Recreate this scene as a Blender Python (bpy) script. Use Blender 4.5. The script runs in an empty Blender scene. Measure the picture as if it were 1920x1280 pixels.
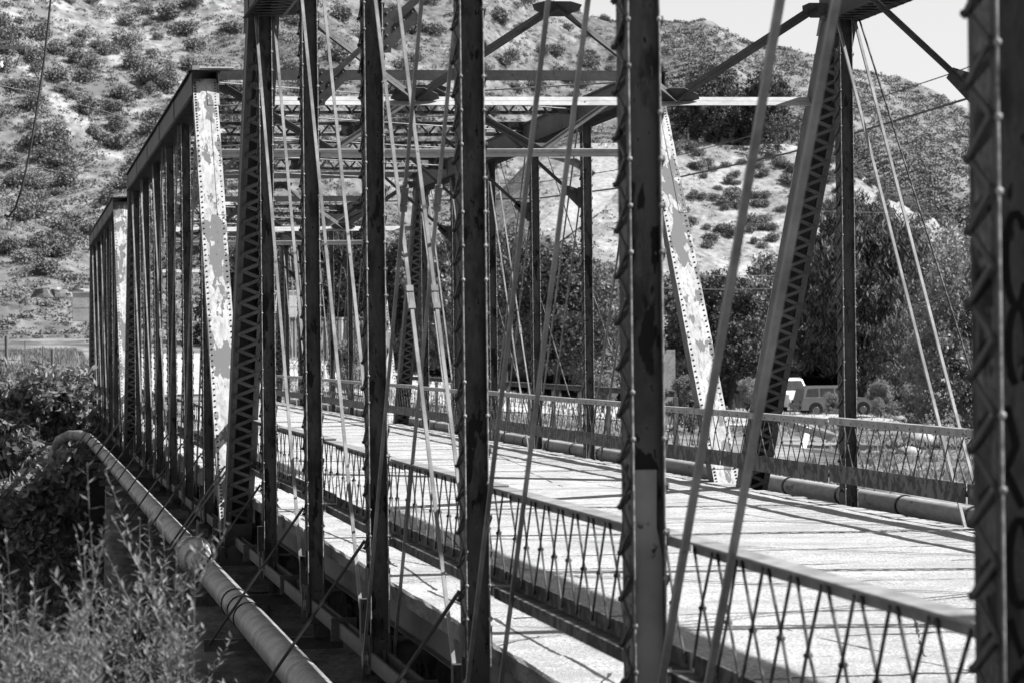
import bpy, math, random
import numpy as np
from mathutils import Vector, Matrix
random.seed(7); RNG = np.random.RandomState(11)
sc = bpy.context.scene
COL = sc.collection
# ------------------------------------------------------------------ camera
CAM = Vector((-3.2113, 0.0, 2.1336))
FW = Vector((0.159429, 0.987207, 0.002204)); RT = Vector((0.987143, -0.159392, -0.011939)); UP = Vector((0.011435, -0.004079, 0.999926))
FPX = 5763.0
cam = bpy.data.cameras.new("camera"); camo = bpy.data.objects.new("camera", cam); COL.objects.link(camo)
m = Matrix.Identity(4)
for i in range(3):
    m[i][0] = RT[i]; m[i][1] = UP[i]; m[i][2] = -FW[i]; m[i][3] = CAM[i]
camo.matrix_world = m
cam.sensor_width = 36.0; cam.lens = 36.0 * FPX / 1920.0
cam.clip_start = 0.1; cam.clip_end = 4000
cam.dof.use_dof = True; cam.dof.focus_distance = 42.0; cam.dof.aperture_fstop = 5.6
sc.camera = camo
# ------------------------------------------------------------------ sky, sun, exposure
SUN = Vector((0.96, -0.18, 1.0)).normalized()
elev = math.asin(SUN.z); azim = math.atan2(SUN.x, SUN.y)
w = bpy.data.worlds.new("World"); sc.world = w; w.use_nodes = True
nt = w.node_tree; nt.nodes.clear()
sky = nt.nodes.new("ShaderNodeTexSky"); sky.sky_type = 'NISHITA'; sky.sun_disc = False
sky.sun_elevation = elev; sky.sun_rotation = azim; sky.air_density = 2.0; sky.dust_density = 0.15
bw = nt.nodes.new("ShaderNodeRGBToBW"); bg = nt.nodes.new("ShaderNodeBackground"); bg.inputs[1].default_value = 0.055
wo = nt.nodes.new("ShaderNodeOutputWorld")
nt.links.new(sky.outputs[0], bw.inputs[0]); nt.links.new(bw.outputs[0], bg.inputs[0]); nt.links.new(bg.outputs[0], wo.inputs[0])
sun = bpy.data.lights.new("sun", 'SUN'); sun.energy = 5.0; sun.angle = math.radians(0.5); sun.color = (1, 1, 1)
suno = bpy.data.objects.new("sun", sun); COL.objects.link(suno)
suno.rotation_euler = SUN.to_track_quat('Z', 'Y').to_euler(); suno.location = (30, -10, 40)
vs = sc.view_settings; vs.view_transform = 'Standard'; vs.look = 'None'; vs.gamma = 1.0; vs.exposure = 1.3; vs.use_curve_mapping = False

def at(px, py, y):      # point at world depth y seen at a photo pixel
    d = FW + RT * ((px - 960) / FPX) + UP * ((640 - py) / FPX)
    return CAM + d * ((y - CAM.y) / d.y)

# ------------------------------------------------------------------ materials (a black-and-white place: all greys)
def mat(name, base, base2=None, scale=4.0, rough=0.7, spots=None, bump=0.0, bscale=30.0, stretch=(1, 1, 1), lo=0.4, hi=0.6,
        metal=0.0, fine=None, rnd=True, trans=0.0, spec=None):
    """base/base2: greys mixed by noise; spots: (grey, scale, threshold, softness) flaked patches with a shape of their own"""
    M = bpy.data.materials.new(name); M.use_nodes = True; t = M.node_tree; t.nodes.clear(); N = t.nodes.new; L = t.links.new
    out = N("ShaderNodeOutputMaterial"); b = N("ShaderNodeBsdfPrincipled"); b.name = "Principled BSDF"; b.inputs["Specular IOR Level"].default_value = spec if spec is not None else (0.5 if (rough < .45 or metal) else 0.12); L(b.outputs[0], out.inputs[0])
    b.inputs["Roughness"].default_value = rough; b.inputs["Metallic"].default_value = metal
    tc = N("ShaderNodeTexCoord"); oi = N("ShaderNodeObjectInfo"); vm = N("ShaderNodeVectorMath"); vm.operation = 'MULTIPLY_ADD'
    vm.inputs[1].default_value = stretch
    if rnd:
        mm = N("ShaderNodeMath"); mm.operation = 'MULTIPLY'; mm.inputs[1].default_value = 60.0
        L(oi.outputs["Random"], mm.inputs[0]); L(mm.outputs[0], vm.inputs[2])
    else: vm.inputs[2].default_value = (0, 0, 0)
    L(tc.outputs["Object"], vm.inputs[0]); V = vm.outputs[0]
    def noise(s, det=5.0, ro=0.6):
        n = N("ShaderNodeTexNoise"); n.inputs["Scale"].default_value = s; n.inputs["Detail"].default_value = det
        n.inputs["Roughness"].default_value = ro; L(V, n.inputs["Vector"]); return n.outputs["Fac"]
    def ramp(src, a, c, va, vb):
        r = N("ShaderNodeMapRange"); r.inputs[1].default_value = a; r.inputs[2].default_value = c
        r.inputs[3].default_value = va; r.inputs[4].default_value = vb; L(src, r.inputs[0]); return r.outputs[0]
    def mix(f, a, c):
        x = N("ShaderNodeMix"); x.data_type = 'FLOAT'; L(f, x.inputs[0])
        for k, q in ((2, a), (3, c)):
            if isinstance(q, (int, float)): x.inputs[k].default_value = q
            else: L(q, x.inputs[k])
        return x.outputs[0]
    if base2 is None: base2 = base * 0.8
    cur = ramp(noise(scale), lo, hi, base, base2)
    if fine:
        fn = ramp(noise(fine[0], 3.0), 0.3, 0.7, 1 - fine[1], 1 + fine[1]); q = N("ShaderNodeMath"); q.operation = 'MULTIPLY'
        L(cur, q.inputs[0]); L(fn, q.inputs[1]); cur = q.outputs[0]
    for sp in (spots or []):
        g, s, th, so = sp; cur = mix(ramp(noise(s, 4.0), th - so, th + so, 0.0, 1.0), cur, g)
    cmb = N("ShaderNodeCombineColor"); [L(cur, cmb.inputs[i]) for i in range(3)]; L(cmb.outputs[0], b.inputs["Base Color"])
    if bump:
        bp = N("ShaderNodeBump"); bp.inputs["Strength"].default_value = bump; bp.inputs["Distance"].default_value = 0.02
        L(noise(bscale, 6.0), bp.inputs["Height"]); L(bp.outputs[0], b.inputs["Normal"])
    if trans:
        tr = N("ShaderNodeBsdfTranslucent"); L(cmb.outputs[0], tr.inputs[0]); ms = N("ShaderNodeMixShader"); ms.inputs[0].default_value = trans
        L(b.outputs[0], ms.inputs[1]); L(tr.outputs[0], ms.inputs[2]); L(ms.outputs[0], out.inputs[0])
    return M
M_steel = mat("old_steel_paint", 0.062, 0.040, 1.8, 0.6, spots=[(0.070, 1.3, 0.56, 0.05), (0.022, 9.0, 0.58, 0.06), (0.008, 5.0, 0.625, 0.01), (0.008, 24.0, 0.645, 0.015), (0.10, 34.0, 0.69, 0.02)], fine=(24, 0.3), stretch=(1, 1, .35), bump=.25, bscale=30)
M_endp = mat("end_post_paint", 0.10, 0.07, 3.0, 0.6, spots=[(0.03, 14.0, 0.67, 0.03)])
M_lace = mat("lacing_steel", 0.07, 0.05, 8.0, 0.6, spots=[(0.03, 14.0, 0.66, 0.03)])
M_light = mat("aluminium_paint", 0.22, 0.12, 2.0, 0.5, spots=[(0.06, 9.0, 0.69, 0.01), (0.12, 40.0, 0.68, 0.02)], fine=(12, 0.12), metal=.15, spec=.3)
M_pale = mat("pale_portal_paint", 0.34, 0.28, 2.0, 0.5, spots=[(0.08, 9.0, 0.68, 0.01)], fine=(12, 0.12))
M_edge = mat("sunlit_edge_paint", 0.28, 0.12, 20.0, 0.5)  # pale grey put on post edges and bolt heads as their sun glint
M_peel = mat("peeling_cover_paint", 0.38, 0.30, 3.0, 0.5, spots=[(0.20, 12.0, 0.60, 0.08), (0.13, 2.3, 0.515, 0.006), (0.34, 7.0, 0.63, 0.01), (0.09, 11.0, 0.66, 0.01), (0.06, 30.0, 0.70, 0.02)], fine=(16, 0.18), stretch=(1.5, 1.5, .55))
M_chord = mat("chord_paint", 0.07, 0.05, 1.2, 0.6, spots=[(0.03, 3.0, 0.64, 0.02)], fine=(20, 0.2), stretch=(1, .6, 1))
M_rail = mat("railing_paint", 0.10, 0.06, 3.0, 0.6, spots=[(0.025, 6.0, 0.50, 0.015)], fine=(20, 0.2))
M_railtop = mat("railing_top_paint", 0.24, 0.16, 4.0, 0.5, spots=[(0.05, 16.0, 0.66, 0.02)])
M_asph = mat("pale_worn_asphalt", 0.42, 0.33, 0.6, 0.85, fine=(38, 0.75), bump=1.0, bscale=60, rnd=False, spots=[(0.29, 1.1, 0.57, 0.10), (0.17, 55.0, 0.59, 0.04), (0.22, 6.0, 0.63, 0.04), (0.26, 2.6, 0.63, 0.02)])
M_crack = mat("asphalt_crack_and_shadow", 0.035, 0.06, 9.0, 0.95)
M_patch = mat("faded_paint_patch", 0.20, 0.15, 3.0, 0.6, spots=[(0.03, 4.0, 0.68, 0.02)])
M_conc = mat("weathered_concrete", 0.15, 0.08, 2.0, 0.9, fine=(14, 0.25), bump=0.4, bscale=25, stretch=(1, 1, 3))
M_conc_l = mat("pale_concrete", 0.34, 0.26, 1.2, 0.9, fine=(10, 0.2), rnd=False)
M_plank = mat("grey_timber", 0.36, 0.22, 3.0, 0.85, fine=(30, 0.3), stretch=(.3, 4, 1))
M_pipe = mat("pipe_coating", 0.25, 0.15, 2.5, 0.45, spots=[(0.11, 3.0, 0.57, 0.07), (0.38, 20.0, 0.64, 0.04), (0.07, 12.0, 0.66, 0.03)], fine=(18, 0.3), stretch=(.7, .9, .7), bump=.2, bscale=20)
M_pipe_l = mat("pale_pipe_coating", 0.34, 0.26, 2.0, 0.55, spots=[(0.12, 5.0, 0.64, 0.02)], fine=(14, 0.2), stretch=(1, .3, 1))
M_black = mat("black_spray_paint", 0.012, 0.010, 5.0, 0.6)
M_black.node_tree.nodes["Principled BSDF"].inputs["Specular IOR Level"].default_value = 0.0
M_white = mat("white_spray_paint", 0.75, 0.7, 5.0, 0.6)
M_wire = mat("dark_cable", 0.05, 0.04, 5.0, 0.6)
M_wirel = mat("bright_wire", 0.4, 0.3, 5.0, 0.3, metal=.6)
M_wood = mat("pole_wood", 0.14, 0.09, 4.0, 0.9, stretch=(4, 4, .5))
M_bark = mat("bark", 0.05, 0.03, 3.0, 0.95, bump=.6, bscale=8)
M_leaf = mat("leaf_mid", 0.26, 0.15, 1.0, 0.6, trans=.25)
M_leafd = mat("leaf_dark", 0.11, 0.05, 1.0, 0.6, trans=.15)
M_leafl = mat("leaf_pale", 0.28, 0.15, 2.0, 0.5, trans=.3)
M_leafw = mat("weed_leaf", 0.23, 0.09, 8.0, 0.5, trans=.3)
M_scrub = mat("scrub_foliage", 0.17, 0.12, 0.6, 0.8, rnd=True, trans=.1)
M_scrubd = mat("scrub_dark", 0.17, 0.12, 0.3, 0.8, rnd=True)
M_hill = mat("dry_hillside_grass", 0.20, 0.12, 0.07, 0.95, fine=(0.7, 0.55), spots=[(0.25, 0.16, 0.60, 0.05), (0.10, 0.22, 0.56, 0.08), (0.08, 0.9, 0.60, 0.06)], bump=1.0, bscale=0.8, rnd=False, lo=.35, hi=.65, stretch=(1, .35, 1.2))
M_hillg = mat("grey_brushy_slope", 0.135, 0.085, 0.08, 0.95, fine=(0.8, 0.5), spots=[(0.19, 0.12, 0.60, 0.08), (0.07, 0.25, 0.57, 0.08), (0.06, 0.9, 0.60, 0.06)], bump=1.0, bscale=0.8, rnd=False, lo=.35, hi=.65, stretch=(1, .35, 1.2))
M_hilld = mat("scrubby_far_slope", 0.14, 0.105, 0.03, 0.95, fine=(0.35, 0.35), spots=[(0.22, 0.03, 0.60, 0.06)], rnd=False, lo=.35, hi=.65, stretch=(1, .35, 1.2))
M_slope = mat("bare_bright_slope", 0.24, 0.15, 0.3, 0.95, fine=(2.0, 0.4), rnd=False, stretch=(1, .5, 1.4))
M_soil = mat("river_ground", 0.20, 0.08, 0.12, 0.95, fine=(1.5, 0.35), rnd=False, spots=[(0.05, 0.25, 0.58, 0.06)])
M_bed = mat("shaded_river_bed", 0.025, 0.015, 0.3, 0.95, fine=(1.5, 0.4), rnd=False)  # dark soil, deepened to stand for the shade under the bridge
M_rock = mat("pale_rock", 0.34, 0.22, 3.0, 0.9, bump=.6, bscale=4)
M_tyre = mat("tyre_rubber", 0.02, 0.015, 5, 0.9)
M_glass = mat("car_glass", 0.03, 0.02, 5, 0.08)
M_cargrey = mat("grey_car_paint", 0.11, 0.10, 2, 0.3)
M_carwhite = mat("white_car_paint", 0.5, 0.45, 2, 0.35)
M_chrome = mat("chrome_trim", 0.22, 0.18, 5, 0.2, metal=1)
M_roof = mat("roof_shingle", 0.16, 0.10, 4, 0.9)
M_wall = mat("white_house_wall", 0.72, 0.62, 1.5, 0.8)
M_corr = mat("corrugated_grey", 0.16, 0.12, 1.5, 0.6)

# ------------------------------------------------------------------ mesh builder
class MB:
    def __init__(s): s.v = []; s.f = []; s.sm = []
    def add(s, vs, fs, smooth=False):
        n = len(s.v); s.v.extend([tuple(v) for v in vs]); s.f.extend([tuple(i + n for i in f) for f in fs]); s.sm.extend([smooth] * len(fs))
    def box(s, x0, x1, y0, y1, z0, z1):
        s.add([(x0, y0, z0), (x1, y0, z0), (x1, y1, z0), (x0, y1, z0), (x0, y0, z1), (x1, y0, z1), (x1, y1, z1), (x0, y1, z1)],
              [(0, 3, 2, 1), (4, 5, 6, 7), (0, 1, 5, 4), (1, 2, 6, 5), (2, 3, 7, 6), (3, 0, 4, 7)])
    def bar(s, a, b, wd, th, side=None, ext=0.0):
        """box along a->b; wd measured along 'side', th across"""
        a = Vector(a); b = Vector(b); d = (b - a).normalized(); a = a - d * ext; b = b + d * ext
        side = Vector(side) if side is not None else (Vector((0, 0, 1)) if abs(d.z) < .9 else Vector((1, 0, 0)))
        u = (side - d * side.dot(d)).normalized(); w_ = d.cross(u); u = u * (wd / 2); w_ = w_ * (th / 2)
        vs = [a - u - w_, a + u - w_, a + u + w_, a - u + w_, b - u - w_, b + u - w_, b + u + w_, b - u + w_]
        s.add(vs, [(0, 1, 2, 3), (7, 6, 5, 4), (1, 0, 4, 5), (2, 1, 5, 6), (3, 2, 6, 7), (0, 3, 7, 4)])
    def tube(s, pts, r, n=8, caps=True):
        pts = [Vector(p) for p in pts]; rs = r if isinstance(r, (list, tuple)) else [r] * len(pts); rings = []
        ref = None
        for i, p in enumerate(pts):
            d = (pts[min(i + 1, len(pts) - 1)] - pts[max(i - 1, 0)]).normalized()
            if ref is None: ref = Vector((0, 0, 1)) if abs(d.z) < .9 else Vector((1, 0, 0))
            u = (ref - d * ref.dot(d)).normalized(); ref = u; v = d.cross(u)
            rings.append([p + (u * math.cos(2 * math.pi * k / n) + v * math.sin(2 * math.pi * k / n)) * rs[i] for k in range(n)])
        vs = [q for rg in rings for q in rg]; fs = []
        for i in range(len(pts) - 1):
            for k in range(n): fs.append((i * n + k, i * n + (k + 1) % n, (i + 1) * n + (k + 1) % n, (i + 1) * n + k))
        s.add(vs, fs, True)
        if caps: s.add(rings[0], [tuple(reversed(range(n)))]); s.add(rings[-1], [tuple(range(n))])
    def dome(s, p, nrm, r, h):
        p = Vector(p); nrm = Vector(nrm).normalized(); ref = Vector((0, 0, 1)) if abs(nrm.z) < .9 else Vector((1, 0, 0))
        u = (ref - nrm * ref.dot(nrm)).normalized(); v = nrm.cross(u); vs = []
        for (rr, hh) in ((r, 0), (r * .8, h * .7)):
            vs += [p + (u * math.cos(k * math.pi / 3) + v * math.sin(k * math.pi / 3)) * rr + nrm * hh for k in range(6)]
        vs.append(p + nrm * h)
        s.add(vs, [(k, (k + 1) % 6, 6 + (k + 1) % 6, 6 + k) for k in range(6)] + [(6 + k, 6 + (k + 1) % 6, 12) for k in range(6)], True)
    def poly(s, pts, th, nrm):
        nrm = Vector(nrm).normalized() * (th / 2); pts = [Vector(p) for p in pts]; n = len(pts)
        s.add([p - nrm for p in pts] + [p + nrm for p in pts], [tuple(reversed(range(n))), tuple(range(n, 2 * n))] + [(k, (k + 1) % n, n + (k + 1) % n, n + k) for k in range(n)])
    def mesh(s, name, m):
        me = bpy.data.meshes.new(name); me.from_pydata([tuple(v) for v in s.v], [], s.f)
        if any(s.sm): me.polygons.foreach_set('use_smooth', s.sm)
        me.materials.append(m); me.update(); return me
    def build(s, name, m, parent=None, loc=None):
        return link(name, s.mesh(name, m), parent, loc)
def link(name, data, parent=None, loc=None):
    o = bpy.data.objects.new(name, data); COL.objects.link(o)
    if parent is not None: o.parent = parent
    if loc is not None: o.location = loc
    return o
def tag(o, label=None, cat=None, group=None, kind=None):
    if label: o["label"] = label
    if cat: o["category"] = cat
    if group: o["group"] = group
    if kind: o["kind"] = kind
    return o
def empty(name, loc, label, cat, group=None):
    o = bpy.data.objects.new(name, None); COL.objects.link(o); o.location = loc; o.empty_display_size = .2
    return tag(o, label, cat, group)

# ------------------------------------------------------------------ bridge
P = 6.0; W = 7.706; ZB = -0.66; ZT = 6.66; HW = 0.25
SPANS = [3.66, 46.40, 89.13]     # y of the near bearing of each span
# shared post mesh (origin at truss line, z=0 deck)
def post_meshes():
    b = MB(); hx = .086; z0, z1 = ZB - .05, ZT - .18
    for sg in (-1, 1):
        yw, yt = sg * .09, sg * .145
        b.box(-hx, hx, min(yw, yw + sg * .012), max(yw, yw + sg * .012), z0, z1)
        for sx in (-1, 1):
            xa, xb = sorted((sx * (hx + .001), sx * (hx - .012)))
            ya, yb = sorted((yw + sg * .012, yt)); b.box(xa, xb, ya, yb, z0, z1)
    for zz in (ZB, -.05, ZT - .4):       # batten plates
        for sx in (-1, 1): b.box(*sorted((sx * (hx + .002), sx * (hx + .012))), -.14, .14, zz - .0, zz + .22)
    L2 = []; bo = MB(); st = .12; n = int((ZT - .45 - .25) / st)
    for sx in (-1, 1):
        l = MB(); L2.append(l)
        bo.tube([(sx * .082, -.146, z0 + .3), (sx * .082, -.146, z1)], .0055, 6)  # thin bead added to paint the sunlit line along the flange toe
        for k in range(n):
            za = .22 + k * st; s0 = 1 if k % 2 else -1
            x = sx * (hx + .007 + (.011 if k % 2 else 0))
            l.bar((x, s0 * .118, za), (x, -s0 * .118, za + st), .026, .01, (0, .5, .86), ext=.014)
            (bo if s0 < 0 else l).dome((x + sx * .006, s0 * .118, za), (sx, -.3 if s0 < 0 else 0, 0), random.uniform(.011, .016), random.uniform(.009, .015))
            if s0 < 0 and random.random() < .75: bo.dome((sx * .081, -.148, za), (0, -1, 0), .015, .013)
    r = MB(); 
    for k in range(7):
        for zz in (.35 + k * 1.02,):
            r.dome((-.03, -.103, zz), (0, -1, 0), .012, .01)
    return b.mesh("post", M_steel), [q.mesh("lacing", M_lace) for q in L2], bo.mesh("bolts_and_sunlit_edge", M_edge)
PM, LM, BM = post_meshes()
L_END = math.hypot(P, ZT - ZB)
def endpost_meshes():
    """built along +Z (length L_END); local -Y is the outer (cover plate) side"""
    b = MB(); hw = .2; d = .15
    for sx in (-1, 1):
        b.box(*sorted((sx * hw, sx * (hw - .012))), -d + .008, d, 0, L_END)
        b.box(*sorted((sx * (hw - .012), sx * (hw - .085))), d - .012, d, 0, L_END)
        b.box(*sorted((sx * (hw - .012), sx * (hw - .085))), -d + .008, -d + .02, 0, L_END)
    b.box(-hw + .013, hw - .013, -d + .0085, -d + .012, 0, L_END)  # liner plate added to darken the shaded inside behind the lacing
    c = MB(); c.box(-hw - .004, hw + .004, -d - .006, -d + .005, 0, L_END)
    c.box(hw - .13, hw + .007, -d - .014, -d - .0065, L_END - 3.1, L_END - .9)     # splice plates
    c.box(-hw - .006, hw + .007, -d - .016, -d - .0065, 1.0, 1.9)
    c.box(hw - .17, hw + .03, -d - .016, -d - .0065, L_END - .62, L_END - .12)
    rv = MB(); z = .1
    while z < L_END - .05:
        for sx in (-1, 1): rv.dome((sx * (hw - .035), -d - (.016 if 1.0 < z < 1.9 else .006), z), (0, -1, 0), .019, .016)
        z += .065 if (z < 1.0 or z > L_END - 1.3) else .115
    l = MB(); st = .14; n = int((L_END - 1.1) / st)
    for k in range(n):
        za = .55 + k * st; s0 = 1 if k % 2 else -1; y = d + .006 + (.011 if k % 2 else 0)
        l.bar((s0 * .14, y, za), (-s0 * .14, y, za + st), .055, .01, (.6, 0, .8), ext=.005)
        l.dome((s0 * .14, y + .006, za), (0, 1, 0), .018, .016)
    for zz in (.05, L_END - .5): l.box(-.19, .19, d + .001, d + .012, zz, zz + .42)
    return b.mesh("end_post", M_endp), c.mesh("cover_plate", M_peel), rv.mesh("rivets", M_steel), l.mesh("lacing", M_endp)
EM = endpost_meshes()
def chord_meshes():
    """local y from 0 to 5P (hips), top chord box"""
    b = MB(); n = 5 * P
    for sx in (-1, 1):
        b.box(*sorted((sx * .205, sx * .217)), -.12, n + .12, -.21, .208)
        b.box(*sorted((sx * .218, sx * .27)), -.12, n + .12, .196, .208)      # outstanding top leg
        b.box(*sorted((sx * .12, sx * .204)), -.12, n + .12, -.222, -.21)
        b.box(*sorted((sx * .218, sx * .262)), -.12, n + .12, -.222, -.21)
        for k in range(6): b.box(*sorted((sx * .218, sx * .23)), k * P - .35, k * P + .35, -.19, .19)
    c = MB(); c.box(-.272, .272, -.16, n + .16, .209, .221)
    y = -.1
    while y < n + .1:
        for sx in (-1, 1): c.dome((sx * .24, y, .221), (0, 0, 1), .015, .013)
        y += .16
    for k in range(6): c.box(-.2725, .2725, k * P - .4, k * P + .4, .2215, .231)
    l = MB(); st = .16; k = 0
    while k * st < n - .5:
        ya = .2 + k * st; s0 = 1 if k % 2 else -1
        l.bar((s0 * .19, ya, -.23 - (.011 if k % 2 else 0)), (-s0 * .19, ya + st, -.23 - (.011 if k % 2 else 0)), .045, .01, (.6, .8, 0), ext=.02); k += 1
    return b.mesh("top_chord", M_chord), c.mesh("cover_plate", M_chord), l.mesh("lacing", M_lace)
CM = chord_meshes()
def strut_meshes():
    b = MB(); xa, xb = .1, W - .1
    for zz in (6.635, 6.925):
        for sy in (-1, 1):
            b.box(xa, xb, *sorted((sy * .01, sy * .075)), zz - .006, zz + .006)
            s_ = -1 if zz > 6.8 else 1
            b.box(xa, xb, *sorted((sy * .010, sy * .02)), *sorted((zz + s_ * .0065, zz + s_ * .06)))
    for x in (xa, W / 2 - .25, xb - .55): b.box(x, x + .55, -.009, .009, 6.643, 6.917)
    l = MB(); x = xa + .6; k = 0; st = .19
    while x < xb - .65:
        s0 = 1 if k % 2 else -1
        l.bar((x, .012 * s0, 6.78 - s0 * .115), (x + st, .012 * s0, 6.78 + s0 * .115), .04, .009, (.6, 0, .8), ext=.02)
        l.dome((x, -.03, 6.78 - s0 * .115), (0, -1, 0), .014, .012)
        x += st; k += 1
    return b.mesh("overhead_strut", M_rail), l.mesh("lacing", M_rail)
SM = strut_meshes()
def knee_mesh(far):
    b = MB(); s = -1 if far else 1; X = (W - .09) if far else .09
    a = Vector((X + s * .12, 0, 5.08)); c = Vector((X + s * 1.85, 0, 6.64))
    side = (c - a).normalized().cross(Vector((0, 1, 0)))
    b.bar(a, c, .011, .10, side); b.bar(a + side * .03, c + side * .03, .055, .012, side)
    g = MB(); g.poly([(X, 0, 4.82), (X + s * .05, 0, 4.82), (X + s * .36, 0, 5.14), (X + s * .28, 0, 5.26), (X + s * .08, 0, 5.2), (X, 0, 5.2)], .012, (0, 1, 0))
    g.box(*sorted((X, X + s * .08)), -.075, -.010, 4.82, 5.22)
    for k in range(4): g.dome((X + s * .04, -.076, 4.87 + k * .1), (0, -1, 0), .016, .014)
    for k in range(4): g.dome((X + s * (.12 + k * .08), -.008, 5.04 + k * .075), (0, -1, 0), .016, .014)
    return b.mesh("knee_brace", M_chord), g.mesh("gusset", M_chord)
KM = {False: knee_mesh(False), True: knee_mesh(True)}
def rail_meshes(v):
    """one panel of lattice railing, local y 0..5.7, toward +x is the outer side"""
    L_ = 5.92; t = MB(); sag = [0, -.012, -.018, -.012, 0]
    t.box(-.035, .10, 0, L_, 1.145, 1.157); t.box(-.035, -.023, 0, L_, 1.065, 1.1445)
    b = MB(); b.box(-.035, -.023, 0, L_, .425, .54); b.box(-.022, .095, 0, L_, .433, .445); b.box(.083, .095, 0, L_, .37, .432); b.box(-.034, -.024, .01, L_ - .01, .31, .424)
    l = MB(); n = 11; s = (L_ - .1) / n; q = random.Random(v)
    for k in range(n):
        y0 = .05 + k * s; j = q.uniform(-.035, .035)
        a0, a1 = (0, y0 + .03, 1.09), (0, y0 + s - .03, .49); m_ = (0, y0 + s / 2 + j, .79 + q.uniform(-.02, .02))
        for (p0, p1, xx) in ((a0, a1, -.014), ((0, y0 + s - .03, 1.09), (0, y0 + .03, .49), -.001)):
            l.bar((xx, p0[1], p0[2]), (xx, m_[1], m_[2]), .024, .009, (0, 1, 0), ext=.01); l.bar((xx, m_[1], m_[2]), (xx, p1[1], p1[2]), .024, .009, (0, 1, 0), ext=.01)
        l.dome((-.018, m_[1], m_[2]), (-1, 0, 0), .013, .012); l.dome((.003, m_[1], m_[2]), (1, 0, 0), .013, .012)
        l.dome((-.036, y0, .48), (-1, 0, 0), .014, .01); l.dome((-.036, y0, 1.1), (-1, 0, 0), .014, .01)
    return t.mesh("top_rail", M_railtop), b.mesh("bottom_rail", M_rail), l.mesh("lattice", M_rail)
RM = [rail_meshes(i) for i in range(3)]

def eyebar(parent, name, x, ya, za, yb, zb, wd=.036, buckle=False):
    b = MB(); a = Vector((0, 0, 0)); d = Vector((0, yb - ya, zb - za)); n = Vector((1, 0, 0))
    b.bar(a, d, wd, wd, n)
    for p in (a, d):
        pts = [p + Vector((0, math.cos(t * math.pi / 5), math.sin(t * math.pi / 5))) * .075 for t in range(10)]; b.poly(pts, .03, n)
    o = b.build(name, M_light, parent, (x, ya, za))
    if buckle:
        t = MB(); u = d.normalized(); c = d * buckle
        for sx in (-1, 1): t.bar(c - u * .09 + Vector((sx * .022, 0, 0)), c + u * .09 + Vector((sx * .022, 0, 0)), .012, .024, n)
        for q in (-1, 1): t.bar(c + u * (q * .09) - u * .03, c + u * (q * .09) + u * .03, .056, .045, n)
        t.build("turnbuckle", M_light, o)
    return o

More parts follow.
